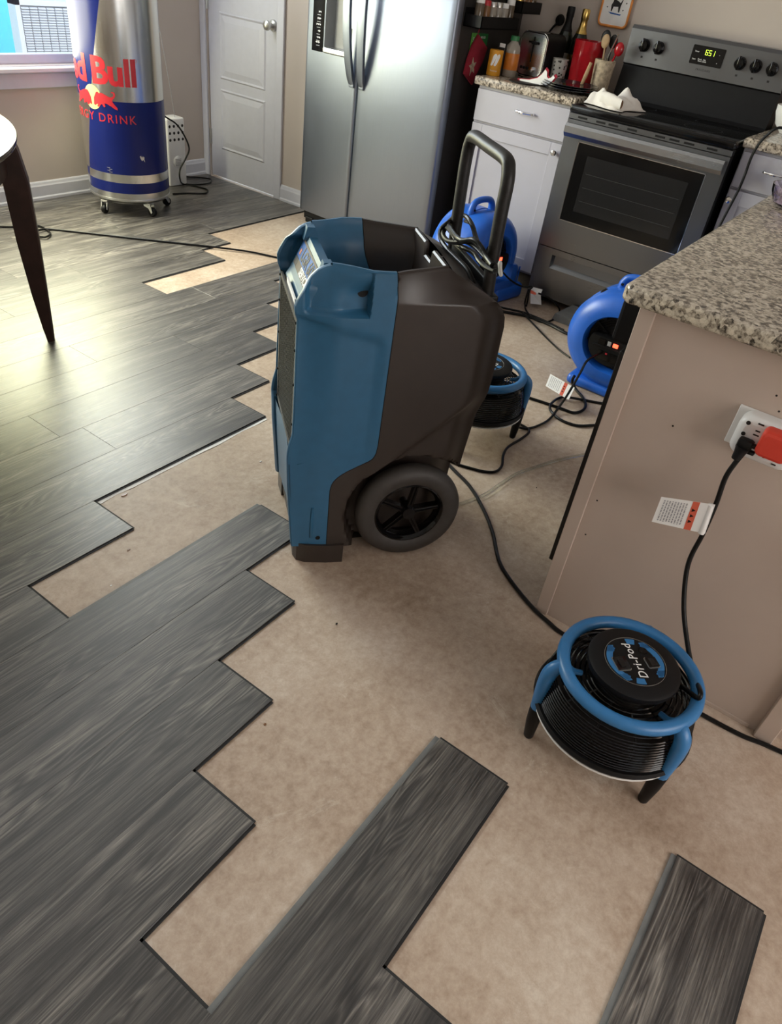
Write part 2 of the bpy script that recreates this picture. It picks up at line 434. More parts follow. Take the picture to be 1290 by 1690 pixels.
# left wall with the window opening (x .75-2.72, z .66-1.95) and a patio door opening behind the camera
WX0, WX1, WZ0, WZ1 = .45, 3.02, .665, 2.05
w = MB()
yl0, yl1 = Y_LEFT, Y_LEFT+.12
w.box((WX1, yl0, 0), (X_PAN, yl1, Z_CEIL)); w.box((WX0, yl0, 0), (WX1, yl1, WZ0)); w.box((WX0, yl0, WZ1), (WX1, yl1, Z_CEIL))
w.box((.15, yl0, 0), (WX0, yl1, Z_CEIL)); w.box((-.85, yl0, 2.05), (.15, yl1, Z_CEIL)); w.box((X_FRONT, yl0, 0), (-.85, yl1, Z_CEIL))
struct(w.build('wall_left', 'wall_paint'), 'beige window wall behind the tall can cooler', 'wall')
wall('wall_back', (X_BACK, Y_RIGHT, 0), (X_BACK+.12, Y_PAN+.1, Z_CEIL), 'beige kitchen wall behind the stove')
DY0, DY1, DZ = 3.442, 4.038, 2.03
wp = MB(); wp.box((X_PAN, Y_PAN, 0), (X_PAN+.1, DY0, Z_CEIL)); wp.box((X_PAN, DY1, 0), (X_PAN+.1, yl1, Z_CEIL)); wp.box((X_PAN, DY0, DZ), (X_PAN+.1, DY1, Z_CEIL))
wp.box((X_PAN+.1, Y_PAN, 0), (X_BACK, Y_PAN+.1, Z_CEIL))
struct(wp.build('wall_pantry', 'wall_paint'), 'beige pantry wall holding the white panel door', 'wall')
wall('wall_right_far', (2.0, Y_RIGHT-.12, 0), (X_BACK+.12, Y_RIGHT, Z_CEIL), 'beige wall on the right, outside the view')
wr = MB(); wr.box((X_FRONT, Y_RIGHT-.12, 0), (-.65, Y_RIGHT, Z_CEIL)); wr.box((1.75, Y_RIGHT-.12, 0), (2.0, Y_RIGHT, Z_CEIL))
wr.box((-.65, Y_RIGHT-.12, 0), (1.75, Y_RIGHT, .55)); wr.box((-.65, Y_RIGHT-.12, 2.1), (1.75, Y_RIGHT, Z_CEIL))
struct(wr.build('wall_right', 'wall_paint'), 'beige right wall with a window, outside the view', 'wall')
wall('wall_front', (X_FRONT-.12, Y_RIGHT-.12, 0), (X_FRONT, yl1, Z_CEIL), 'beige wall behind the camera')
wall('ceiling', (X_FRONT-.12, Y_RIGHT-.12, Z_CEIL), (X_BACK+.12, yl1, Z_CEIL+.1), 'white ceiling above the kitchen', 'white_trim')['category'] = 'ceiling'

def baseboard(name, a, b, nrm, label):
    """moulded board: profile (out from wall, height) run from a to b"""
    a = Vector(a); b = Vector(b); nrm = Vector(nrm)
    prof = [(0, 0), (.016, 0), (.016, .012), (.012, .02), (.012, .072), (.009, .080), (.007, .090), (.004, .096), (0, .096)]
    mb = MB(); mb.add([a+nrm*p+Vector((0, 0, h+.006)) for p, h in prof]+[b+nrm*p+Vector((0, 0, h+.006)) for p, h in prof],
                      [(i, (i+1) % 9, 9+(i+1) % 9, 9+i) for i in range(9)]+[tuple(range(8, -1, -1)), tuple(range(9, 18))])
    return struct(mb.build(name, 'white_trim'), label, 'baseboard')
baseboard('baseboard_left', (.17, Y_LEFT, 0), (X_PAN-.003, Y_LEFT, 0), (0, -1, 0), 'white baseboard along the window wall')
baseboard('baseboard_pantry', (X_PAN, 3.383, 0), (X_PAN, Y_PAN, 0), (-1, 0, 0), 'short white baseboard right of the pantry door')

# pantry door: slab with two-column raised panels, casing, hinges and knob
door = struct(MB().box((X_PAN+.012, DY0+.004, .012), (X_PAN+.047, DY1-.004, DZ-.004)).build('door_1', 'white_trim'), 'white panelled pantry door with a round nickel knob', 'door')
def panel(y0, y1, z0, z1):
    def rect(i, x): return [(x, y0+i, z0+i), (x, y1-i, z0+i), (x, y1-i, z1-i), (x, y0+i, z1-i)]
    xs = X_PAN+.0118; mb = MB()
    rings = [rect(0, xs), rect(.008, xs-.006), rect(.018, xs-.0005), rect(.050, xs-.006)]
    V = [p for r in rings for p in r]; F = [(4*i+k, 4*i+(k+1) % 4, 4*i+4+(k+1) % 4, 4*i+4+k) for i in range(3) for k in range(4)]+[(12, 13, 14, 15)]
    mb.add(V, F); return mb.build('door_panel', 'white_trim', door, world=False)
for z0, z1 in ((.19, .545), (.60, .955), (1.06, 1.40), (1.46, 1.88)): panel(DY0+.105, DY1-.10, z0, z1)
kp = on_x(443, 42, X_PAN-.03); kb = MB()
kb.lathe([(.030, .012), (.030, .006), (.026, 0), (.012, -.004), (.011, -.022), (.020, -.030), (.026, -.040), (.024, -.052), (.012, -.058), (0, -.059)], 20, (X_PAN+.0, kp.y, kp.z), 'x')
kb.build('door_knob', 'alu', door, smooth=True, world=False)
for z in (.25, 1.0, 1.78):
    hb = MB(); hb.box((X_PAN+.004, DY1-.012, z-.045), (X_PAN+.0115, DY1+.004, z+.045)); hb.tube([(X_PAN+.002, DY1-.002, z-.046), (X_PAN+.002, DY1-.002, z+.046)], .005)
    hb.build('hinge', 'alu', door, world=False)
cs = MB()
for y0, y1 in ((DY0-.058, DY0-.002), (DY1+.002, Y_LEFT-.0005)):
    cs.box((X_PAN-.016, y0, .0063), (X_PAN-.0005, y1, DZ+.055), .004)
cs.box((X_PAN-.016, DY0-.058, DZ+.003), (X_PAN-.0005, Y_LEFT-.0005, DZ+.06), .004)
struct(cs.build('trim_1', 'white_trim'), 'white casing framing the pantry door', 'trim')

# window: jamb, sash, sill and glass
wn1 = MB(); t = .045; ya, yb = Y_LEFT+.055, Y_LEFT+.10
wn1.box((WX0, ya, WZ0), (WX1, yb, WZ0+t), .004); wn1.box((WX0, ya, WZ1-t), (WX1, yb, WZ1), .004)
wn1.box((WX0, ya, WZ0), (WX0+t, yb, WZ1), .004); wn1.box((WX1-t, ya, WZ0), (WX1, yb, WZ1), .004)
wn1.box(((WX0+WX1)/2-.03, ya, WZ0), ((WX0+WX1)/2+.03, yb, WZ1), .004)
win = struct(wn1.build('window_1', 'white_trim'), 'white framed window at the far left letting in daylight', 'window')
plain('glass_pane', (.9, .95, .95), .02, 0, var=0.0, **{'Alpha': .03})
MB().box((WX0+t, ya+.02, WZ0+t), (WX1-t, ya+.024, WZ1-t)).build('pane', 'glass_pane', win, world=False)
sl = MB(); sl.box((WX0-.05, Y_LEFT-.035, WZ0-.028), (WX1+.05, Y_LEFT+.054, WZ0-.002), .006); sl.box((WX0-.03, Y_LEFT-.016, WZ0-.10), (WX1+.03, Y_LEFT-.0005, WZ0-.030), .003)
sl.build('window_sill', 'white_trim', win, world=False)
# second daylight opening on the same wall, beyond the left edge of the frame, and one on the right wall
for nm, lo, hi, lab in (('window_2', (-.85, Y_LEFT+.03, 0.006), (.15, Y_LEFT+.08, 2.05), 'white framed glass patio door outside the view'), ('window_3', (-.65, Y_RIGHT-.09, .55), (1.75, Y_RIGHT-.04, 2.1), 'white framed right wall window outside the view')):
    q = MB(); x0, y0, z0 = lo; x1, y1, z1 = hi
    for a, b in (((x0, y0, z0), (x1, y1, z0+.06)), ((x0, y0, z1-.06), (x1, y1, z1)), ((x0, y0, z0), (x0+.06, y1, z1)), ((x1-.06, y0, z0), (x1, y1, z1))): q.box(a, b, .004)
    o = struct(q.build(nm, 'white_trim'), lab, 'window'); MB().box((x0+.06, y0+.02, z0+.06), (x1-.06, y0+.024, z1-.06)).build('pane', 'glass_pane', o, world=False)

# ------------------------------------------------------------------ refrigerator
FX, FY0, FY1, FG = 3.47, 2.140, 3.060, 2.680
fr = thing('refrigerator', 'stainless side-by-side refrigerator with an ice dispenser', 'refrigerator', (3.8, 2.6, 0))
b = MB(); b.box((FX+.078, FY0+.012, .035), (4.17, FY1-.012, 1.76), .006); b.build('body', 'fridge_side', fr)
b = MB(); b.box((FX+.03, FY0+.03, .02), (FX+.11, FY1-.03, .085), .004); b.build('base_grille', 'black_plastic', fr)
for xx in (FX+.02, 4.08):
    for yy in (FY0+.08, FY1-.08): MB().box((xx, yy-.03, 0), (xx+.06, yy+.03, .034), .006).build('leveling_foot', 'black_plastic', fr)
def bowed_door(name, y0, y1, hole=None):
    """slightly bowed stainless door; hole = (y0,y1,z0,z1) left open for the dispenser"""
    z0, z1, xb = .065, 1.765, FX+.070
    ys = sorted(set([y0, y1, y0+.004, y1-.004, y0+.012, y1-.012]+[lerp(y0, y1, i/14) for i in range(1, 14)]+([hole[0], hole[1]] if hole else [])))
    zs = [z0, z0+.004, z1-.004, z1]+([hole[2], hole[3]] if hole else []); zs = sorted(zs)
    def fx(y, z):
        ymid = (FY0+FY1)/2; x = FX+.020*((y-ymid)/.46)**2
        e = min(y-y0, y1-y); ez = min(z-z0, z1-z)
        if e < .012: x += .012-sqrt(max(0, .012**2-(.012-e)**2))
        if ez < .003: x += .003
        return x
    mb = MB(); idx = {}; V = []; F = []
    for i, y in enumerate(ys):
        for j, z in enumerate(zs): idx[i, j] = len(V); V.append((fx(y, z), y, z))
    for i in range(len(ys)-1):
        for j in range(len(zs)-1):
            if hole and ys[i] >= hole[0]-1e-6 and ys[i+1] <= hole[1]+1e-6 and zs[j] >= hole[2]-1e-6 and zs[j+1] <= hole[3]+1e-6: continue
            F.append((idx[i, j], idx[i+1, j], idx[i+1, j+1], idx[i, j+1]))
    mb.add(V, F)
    # side, top and bottom returns
    n, m = len(ys)-1, len(zs)-1
    for row in ([(0, j) for j in range(m+1)], [(n, j) for j in range(m+1)], [(i, 0) for i in range(n+1)], [(i, m) for i in range(n+1)]):
        P = [Vector(V[idx[k]]) for k in row]; mb.grid([P, [Vector((xb, p.y, p.z)) for p in P]])
    mb.add([(xb, y0, z0), (xb, y1, z0), (xb, y1, z1), (xb, y0, z1)], [(0, 1, 2, 3)])
    return mb.build(name, 'steel_fridge', fr, smooth=True, doubles=True, angle=50)
HOLE = (2.735, 2.925, .905, 1.36)
ld = bowed_door('freezer_door', FG+.004, FY1, HOLE)
bowed_door('fridge_door', FY0, FG-.004)
def fdx(y): return FX+.020*((y-2.6)/.46)**2
d = MB(); a0, a1, c0, c1 = HOLE; xf = fdx(a1)+.004; xr = FX+.065
d.add([(fdx(a0), a0, c0), (fdx(a1), a1, c0), (fdx(a1), a1, c1), (fdx(a0), a0, c1), (xr, a0+.02, c0+.01), (xr, a1-.02, c0+.01), (xr, a1-.02, c1-.02), (xr, a0+.02, c1-.02)],
      [(0, 1, 5, 4), (1, 2, 6, 5), (2, 3, 7, 6), (3, 0, 4, 7), (4, 5, 6, 7)])
plain('dispenser_grey', (.23, .235, .24), .3, var=.05)
dp = d.build('dispenser_recess', 'dispenser_grey', ld)
t = MB(); t.box((FX-.006, a0+.002, c0-.004), (FX+.058, a1-.002, c0+.022), .006); t.build('drip_tray', 'alu', ld)
t = MB(); t.box((FX+.045, 2.80, c0+.07), (FX+.062, 2.835, c1-.05), .005); t.build('paddle', 'alu', ld)
t = MB(); t.box((FX-.002+.012, a1+.004, c0-.006), (FX+.03, 3.012, c1), .003); cp = t.build('control_strip', 'black_gloss', ld)
xs = FX+.0095
for i, z in enumerate((1.075, 1.045, 1.02, .99, .962, .94)):
    mk = MB()
    for q in range(3+i % 3): mk.box((xs-.0004, 2.955+.006*q, z-.003+.003*((q+i) % 2)), (xs, 2.9595+.006*q, z+.004+.002*((q*i) % 2)))
    mk.box((xs-.0004, 2.957, z-.014), (xs, 2.98, z-.0125)); mk.build('control_mark', 'paper_white', cp)
t = MB(); t.box((FX+.03, 2.748, 1.03), (FX+.031, 2.785, 1.2)); t.build('note_card', 'paper_white', ld)
def fridge_handle(yc, flare):
    rows = []; z0, z1 = .775, 1.62
    for i in range(25):
        s = i/24; z = lerp(z0, z1, s); bow = .075*sin(pi*min(1, max(0, s)))**.6; w = .021-.006*abs(2*s-1)**6
        xo = fdx(yc)-.002-bow; tk = .022
        y = yc+flare*.028*(sin(pi*s))
        rows.append([Vector((xo, y-w, z)), Vector((xo-.003, y, z)), Vector((xo, y+w, z)), Vector((xo+tk, y+w*.9, z)), Vector((xo+tk, y-w*.9, z))])
    mb = MB(); mb.grid(rows, closed=True); mb.add(rows[0], [(0, 1, 2, 3, 4)]); mb.add(rows[-1], [(0, 1, 2, 3, 4)])
    for zz in (z0+.012, z1-.012): mb.box((fdx(yc)-.012, yc-.015, zz-.012), (fdx(yc)+.004, yc+.015, zz+.012), .003)
    mb.build('door_handle', 'steel_fridge', fr, smooth=True)
fridge_handle(FG+.030, .6); fridge_handle(FG-.036, -.6)

# ------------------------------------------------------------------ base cabinets
CX = 3.62; ZC0, ZC1 = .905, .943
plain('kick_dark', (.10, .085, .075), .7)  # plain dark brown of the recessed toe-kicks
def pull(y, z, parent, x=3.6):
    m = MB(); m.tube([(x+.001, y-.048, z), (x-.018, y-.046, z), (x-.026, y-.02, z), (x-.030, y, z), (x-.026, y+.02, z), (x-.018, y+.046, z), (x+.001, y+.048, z)], [.006, .005, .0045, .0065, .0045, .005, .006], 8, smooth=4)
    return m.build('handle', 'chrome', parent, smooth=True)
def knob(y, z, parent, x=3.6):
    m = MB(); m.lathe([(.006, .001), (.005, -.010), (.013, -.016), (.015, -.022), (.012, -.028), (0, -.030)], 14, (x, y, z), 'x')
    return m.build('knob', 'chrome', parent, smooth=True)
def shaker(name, y0, y1, z0, z1, parent, inset=.058):
    m = MB(); x0, x1 = 3.600, 3.6195
    for a, c in (((y0, z0), (y0+inset, z1)), ((y1-inset, z0), (y1, z1)), ((y0+inset, z0), (y1-inset, z0+inset)), ((y0+inset, z1-inset), (y1-inset, z1))):
        m.box((x0, a[0], a[1]), (x1, c[0], c[1]), .0012, seg=1)
    m.box((x0+.009, y0+inset, z0+inset), (x1, y1-inset, z1-inset))
    return m.build(name, 'cabinet_paint', parent)
def base_cabinet(y0, y1, label, knob_y, pull_y):
    c = thing('base_cabinet', label, 'cabinet', (3.9, (y0+y1)/2, 0))
    m = MB(); m.box((CX, y0, .10), (X_BACK-.002, y1, ZC0-.001)); m.box((CX+.07, y0+.002, 0), (X_BACK-.002, y1-.002, .10), mat=1); m.build('body', ['cabinet_paint', 'kick_dark'], c)
    g = .006
    dr = MB().box((3.600, y0+g, .752), (3.6195, y1-g, .892), .002, seg=1).build('drawer', 'cabinet_paint', c); pull(pull_y, .836, dr)
    dd = shaker('door', y0+g, y1-g, .115, .742, c); knob(knob_y, .702, dd)
    return c
base_cabinet(1.512, 2.030, 'white base cabinet between refrigerator and stove', 1.545, 1.745)
base_cabinet(.372, .716, 'white base cabinet right of the stove', .692, .555)
def slab(name, pts, z0, z1, label, r=.008):
    bm = bmesh.new(); vs = [bm.verts.new((x, y, z0)) for x, y in pts]; f = bm.faces.new(vs)
    ex = bmesh.ops.extrude_face_region(bm, geom=[f])
    for g in ex['geom']:
        if isinstance(g, bmesh.types.BMVert): g.co.z = z1
    bmesh.ops.recalc_face_normals(bm, faces=bm.faces)
    bmesh.ops.bevel(bm, geom=[e for e in bm.edges if abs(e.verts[0].co.z-e.verts[1].co.z) < 1e-6], offset=r, segments=3, affect='EDGES', profile=.5)
    mb = MB(); mb.add_bm(bm); return tag(mb.build(name, 'granite', smooth=True, angle=50), label, 'countertop')
slab('countertop', [(3.588, 1.502), (4.218, 1.502), (4.218, 2.045), (3.588, 2.045)], ZC0, ZC1, 'speckled granite countertop between refrigerator and stove')
slab('countertop', [(3.588, .372), (4.218, .372), (4.218, .722), (3.588, .722)], ZC0, ZC1, 'short granite countertop right of the stove')

# ------------------------------------------------------------------ stove
SX, SY0, SY1 = 3.545, .735, 1.493
st = thing('stove', 'stainless electric range with black glass cooktop', 'stove', (3.85, (SY0+SY1)/2, 0))
b = MB(); b.box((SX+.035, SY0+.006, .03), (4.14, SY1-.006, .893), .003)
for xx in (SX+.08, 4.05):
    for yy in (SY0+.06, SY1-.06): b.box((xx-.02, yy-.02, 0), (xx+.02, yy+.02, .03))
b.build('body', 'black_plastic', st)
b = MB(); b.box((SX-.02, SY0, .894), (4.05, SY1, .926), .008, seg=3); ct = b.build('cooktop', 'black_gloss', st, smooth=True)
plain('burner_ring', (.035, .035, .037), .25)
for bx, by, br in ((3.70, 1.30, .105), (3.70, .93, .085), (3.92, 1.30, .075), (3.92, .93, .10)):
    m = MB(); m.lathe([(br, .9262), (br-.003, .9264), (br-.006, .9262)], 40, (bx, by, 0), cap=False); m.build('burner_mark', 'burner_ring', ct)
# oven door
b = MB(); dz0, dz1 = .298, .866; wy0, wy1, wz0, wz1 = .815, 1.408, .440, .780
for lo, hi in (((wy1, dz0), (SY1-.004, dz1)), ((SY0+.004, dz0), (wy0, dz1)), ((wy0, dz0), (wy1, wz0)), ((wy0, wz1), (wy1, dz1))):
    b.box((SX-.012, lo[0], lo[1]), (SX+.033, hi[0], hi[1]))
od = b.build('oven_door', 'steel_stove', st)
m = MB(); m.box((SX-.0135, wy0-.002, wz0-.002), (SX-.006, wy1+.002, wz1+.002), .002, seg=1); gw = m.build('window_glass', 'black_gloss', od)
m = MB()
for lo, hi in (((wy0-.005, wz0-.005), (wy1+.005, wz0-.002)), ((wy0-.005, wz1+.002), (wy1+.005, wz1+.005)), ((wy0-.005, wz0-.005), (wy0-.002, wz1+.005)), ((wy1+.002, wz0-.005), (wy1+.005, wz1+.005))): m.box((SX-.0145, lo[0], lo[1]), (SX-.0115, hi[0], hi[1]))
m.build('window_trim', 'chrome', od)
plain('inner_window', (.011, .011, .012), .16)
m = MB(); m.box((SX-.0139, wy0+.055, wz0+.05), (SX-.013, wy1-.055, wz1-.045)); m.build('inner_window', 'inner_window', gw)
m = MB()
for z in (.54, .60, .66): m.box((SX-.0141, wy0+.07, z), (SX-.0137, wy1-.07, z+.002))
m.build('oven_rack', 'burner_ring', gw)
m = MB()
hp = [(-.006, -.022), (-.030, -.030), (-.044, -.012), (-.044, .014), (-.034, .026), (-.006, .022)]
m.add([(SX-.012+p, SY0+.012, .828+h) for p, h in hp]+[(SX-.012+p, SY1-.012, .828+h) for p, h in hp], [(i, (i+1) % 6, 6+(i+1) % 6, 6+i) for i in range(6)]+[(5, 4, 3, 2, 1, 0), (6, 7, 8, 9, 10, 11)])
mat_steel('steel_handle', (.50, .51, .53), .24, (40, .6, 40)); m.build('door_handle', 'steel_handle', od, smooth=True, angle=35)
m = MB(); m.box((SX-.014, SY0+.003, .868), (SX+.034, SY1-.003, .893), .002, seg=1); vs = m.build('vent_strip', 'steel_stove', st)
for y in (.80, .90, .965, 1.03, 1.16, 1.25, 1.31, 1.40):
    MB().box((SX-.0150, y, .876), (SX-.0130, y+.045, .884)).build('vent_slot', 'black_plastic', vs)
# storage drawer with a grip groove
m = MB(); m.box((SX-.006, SY0+.004, .047), (SX+.034, SY1-.004, .195)); m.box((SX-.006, SY0+.004, .262), (SX+.034, SY1-.004, .292)); m.box((SX-.006, SY0+.004, .195), (SX+.034, SY0+.09, .262)); m.box((SX-.006, SY1-.09, .195), (SX+.034, SY1-.004, .262))
m.add([(SX-.006, SY0+.09, .195), (SX-.006, SY1-.09, .195), (SX+.014, SY1-.10, .215), (SX+.014, SY0+.10, .215), (SX+.018, SY1-.10, .255), (SX+.018, SY0+.10, .255), (SX-.006, SY1-.09, .262), (SX-.006, SY0+.09, .262)], [(0, 1, 2, 3), (3, 2, 4, 5), (5, 4, 6, 7), (0, 3, 5, 7), (1, 6, 4, 2)])
m.build('storage_drawer', 'steel_stove', st)
# backguard
b = MB(); BX = 4.03
b.add([(x, y, z) for y in (SY0+.002, SY1-.002) for x, z in ((BX-.035, .926), (BX-.018, .94), (BX+.012, 1.075), (BX-.002, 1.082), (BX-.002, 1.222), (BX+.010, 1.236), (BX+.115, 1.236), (BX+.115, .90), (BX-.035, .90))],
      [(i, (i+1) % 9, 9+(i+1) % 9, 9+i) for i in range(9)]+[tuple(range(8, -1, -1)), tuple(range(9, 18))], 0)
for i, f in enumerate(b.f):
    b.m[i] = 1 if i in (3, 4, 5) else 0
bg = b.build('backguard', ['black_plastic', 'steel_stove'], st)
for y in (1.408, 1.336, .951, .880, .808):
    m = MB(); m.lathe([(.0, -.030), (.020, -.028), (.024, -.018), (.027, -.004), (.027, 0)], 20, (BX-.002, y, 1.163), 'x')
    m.box((BX-.036, y-.005, 1.138), (BX-.024, y+.005, 1.192), .002); m.build('burner_knob', 'black_gloss', bg, smooth=True)
    m = MB(); m.box((BX-.0026, y-.006, 1.112), (BX-.0016, y+.004, 1.120)); m.build('knob_mark', 'dark_edge', bg)
m = MB(); m.prism(rrect(.150, .074, .005), lambda a, c, d_: (BX-.002-d_, 1.103-a, 1.166+c), -.001, .0025); ds = m.build('display', 'black_gloss', bg)
mat_emit('display_green', (.62, 1.0, .06), 2.2)
XD = BX-.0048
SEG = {'6': 'acdefg', '5': 'acdfg', '1': 'bc'}
for k, chs in enumerate('651'):
    m = MB(); y0 = 1.115-(0, .0155, .031)[k]; z0 = 1.180; w_, h_ = .0095, .0095
    for s in SEG[chs]:
        A = {'a': (0, h_, w_, h_), 'd': (0, -h_, w_, -h_), 'g': (0, 0, w_, 0), 'b': (w_, 0, w_, h_), 'c': (w_, -h_, w_, 0), 'e': (0, -h_, 0, 0), 'f': (0, 0, 0, h_)}[s]
        m.box((XD-.0004, y0-A[0]+.0009, z0+A[1]-.0009), (XD, y0-A[2]-.0009, z0+A[3]+.0009))
    m.build('digit', 'display_green', ds)
fs = lambda y, z: (lambda a, c, d_: (XD+.0002-d_, y-a, z+c))
for s, y, z in (('Timer', 1.155, 1.178), ('Start', 1.160, 1.148), ('Cook', 1.132, 1.150), ('Time', 1.132, 1.143), ('Set', 1.110, 1.150), ('Clock', 1.110, 1.143), ('^', 1.050, 1.176), ('v', 1.052, 1.146)):
    lettering('button_text', s, .0085, fs(y, z), 'paper_white', ds, depth=.0003)
lettering('brand_text', 'FRIGIDAIRE', .012, lambda a, c, d_: (BX-.0021-d_, 1.103-a, 1.110+c), 'dark_edge', bg, depth=.0003, spacing=1.15)

# ------------------------------------------------------------------ peninsula
PX, PYL, PYR = 1.474, .370, -.231
pn = thing('peninsula_cabinet', 'beige-panelled kitchen peninsula under the large granite top', 'cabinet', (2.6, .05, 0))
m = MB(); m.box((PX+.012, PYR, .10), (3.57, PYL-.055, .881)); m.box((PX+.012, PYR, 0), (3.57, PYL-.09, .10), mat=1); m.build('body', ['cabinet_paint', 'kick_dark'], pn)
m = MB(); m.box((PX, PYR, 0), (PX+.012, PYL-.03, .881)); ep = m.build('end_panel', 'panel_paint', pn)
m = MB(); m.box((PX-.0065, PYL-.034, 0), (PX+.012, PYL, .881), .0015, seg=1); m.build('corner_trim', 'panel_paint', pn)
m = MB(); m.box((PX-.020, PYR-.042, 0), (PX+.014, PYR, .881), .002, seg=1); m.build('corner_trim', 'panel_paint', pn)
m = MB(); m.box((PX+.02, -.62, 0), (PX+.032, PYR-.042, .881)); m.build('end_panel', 'panel_paint', pn)
m = MB(); m.box((PX-.003, -.215, 0), (PX, .02, .012), .001, seg=1); m.build('quarter_round', 'panel_paint', pn)
for px, py in ((1110, 703), (1246, 703), (985, 826), (966, 882), (1281, 653), (1285, 679)):
    q = on_x(px, py, PX); m = MB(); m.lathe([(0, -.0008), (.0022, -.0004), (.0022, .001)], 8, (PX, q.y, q.z), 'x'); m.build('nail_hole', 'dark_edge', ep)
slab('countertop', [(1.432, .392), (1.446, .406), (3.58, .406), (3.58, .368), (4.215, .368), (4.215, -.62), (1.432, -.62)], .882, .920, 'large granite countertop of the peninsula at right', r=.010)
dw = thing('dishwasher', 'black dishwasher front seen edge-on at the peninsula', 'dishwasher', (1.8, .37, 0))
m = MB(); m.box((PX+.014, PYL-.002, .165), (2.08, PYL+.016, .765), .003); m.build('door', 'dark_edge', dw)
m = MB(); m.box((PX+.03, PYL-.002, .772), (2.08, PYL+.048, .872), .008); m.build('control_panel', 'black_plastic', dw)
m = MB(); m.box((PX+.03, PYL-.018, .10), (2.08, PYL-.002, .165)); m.build('kick_plate', 'black_plastic', dw)
m = MB(); m.box((PX+.03, PYL-.019, .0), (2.08, PYL-.05, .1)); m.build('base', 'black_plastic', dw)

# ------------------------------------------------------------------ dehumidifier (local x: front to back, y: away from the camera side)
DA = radians(-40); DU = Vector((cos(DA), sin(DA), 0)); DV = Vector((-sin(DA), cos(DA), 0))
UO, VO = .50, 1.688
dh = thing('dehumidifier', 'tall blue and brown wheeled dehumidifier standing on the concrete', 'dehumidifier', tuple(DU*UO+DV*VO), DA)
def on_u(px, py, u):
    d = ray(px, py); c = Vector((0, 0, CAM_H)); t = (u-c.dot(DU))/d.dot(DU); P = c+d*t
    return Vector((u-UO, P.dot(DV)-VO, P.z))
U_FRONT = [(.0, .256), (.05, .250), (.10, .246), (.25, .234), (.345, .230), (.375, .234), (.405, .242), (.50, .243), (.70, .244), (.715, .238), (.735, .236), (.752, .242), (.779, .257), (.799, .273), (.812, .286), (.820, .300), (.824, .315)]
U_SEAM = [(.0, .343), (.24, .342), (.258, .345), (.271, .351), (.285, .363), (.297, .379), (.327, .433), (.340, .446), (.354, .453), (.380, .456), (.62, .459), (.77, .460), (.824, .452)]
U_REAR = [(.0, .700), (.20, .708), (.317, .716), (.44, .728), (.47, .738), (.49, .742), (.55, .747), (.69, .748), (.715, .744), (.735, .733), (.752, .716), (.772, .684), (.793, .645), (.812, .606), (.820, .594), (.824, .588)]
WU, WR = .571, .151
def width(u, z):
    w = .200+.012*sstep(.30, .0, z)-.006*sstep(.3, .7, z)
    uf = interp(U_FRONT, z)
    # front corners turn inwards towards the hood
    k = sstep(.10, 0, u-uf); w -= (.012+.012*sstep(.45, .72, z))*k
    # shoulder under the hood
    if u < .46: w -= .007*sstep(.72-.24*(u-.243), .705-.24*(u-.243), z)*sstep(.455, .42, u)
    # hand pocket in the hood with its deep end
    if z > .69:
        pu = sstep(.252, .272, u)*sstep(.401, .3975, u); lo = .722+.0*u
        pz = sstep(lo-.002, lo+.010, z)
        w -= .020*pu*pz*sstep(.405, .30, u)+.030*pu*sstep(.31, .40, u)*pz*(1-.75*sstep(.765, .815, z))
    # rear half: bevelled top band tapering to the rim, rounded rear corner
    if u > .455:
        ur = interp(U_REAR, z)
        w -= .036*sstep(.085, .0, ur-u)**1.3*sstep(.80, .74, z)
        tz = max(0.0, min(1.0, (z-.757)/.064)); w -= tz*((u-.455)*.36+.005)
        # recessed lower rear panel above the wheel
        w -= .012*sstep(.0, .02, (u-.46)*.9-(z-.30)*1.0)*sstep(.52, .46, z)
    # wheel well
    rr = sqrt((u-WU)**2+(z-WR)**2)
    w -= .062*sstep(.186, .170, rr)
    if z < .12 and u > WU: w = min(w, lerp(.15, .2, sstep(.05, .12, z)))
    return w
def shell(name, mat, ua, ub, zs, nu, parent=dh, grade=1.0):
    mb = MB()
    for s in (-1, 1):
        rows = []
        for z in zs:
            a, b_ = ua(z), ub(z); rows.append([Vector((lerp(a, b_, (i/nu)**grade)-UO, s*width(lerp(a, b_, (i/nu)**grade), z), z)) for i in range(nu+1)])
        mb.grid(rows)
    return mb
ZB = sorted(set([.052+.007*i for i in range(7)]+[lerp(.1, .70, i/60) for i in range(61)]+[lerp(.70, .824, i/42) for i in range(43)]))
IN = .014
# --- blue front shell: two cheeks, lower front apron, inner hood walls
mb = shell('front_shell', 'blue_teal', lambda z: interp(U_FRONT, z), lambda z: interp(U_SEAM, z)-.0012, ZB, 84)
# rounded front lips turning in to the grille recess
for s in (-1, 1):
    rows = []
    for z in ZB:
        u = interp(U_FRONT, z); w = width(u, z); inn = .016 if z > .33 else .03
        rows.append([Vector((u-UO, s*w, z)), Vector((u-.003-UO, s*(w-.004), z)), Vector((u-.003-UO, s*(w-inn*.7), z)), Vector((u+.002-UO, s*(w-inn), z)), Vector((u+.022-UO, s*(w-inn-.001), z))])
    mb.grid(rows)
# apron under the grille
rows = []
for z in [.052, .06, .10, .16, .22, .28, .315, .322]:
    u = interp(U_FRONT, z)+.004; rows.append([Vector((u-UO+.012*(1-abs(y)), y*.185, z)) for y in (-1, -.94, -.5, 0, .5, .94, 1)])
mb.grid(rows)
mb.grid([[Vector((.254-UO, y, .322)) for y in (-.185, .185)], [Vector((.275-UO, y, .326)) for y in (-.185, .185)]])
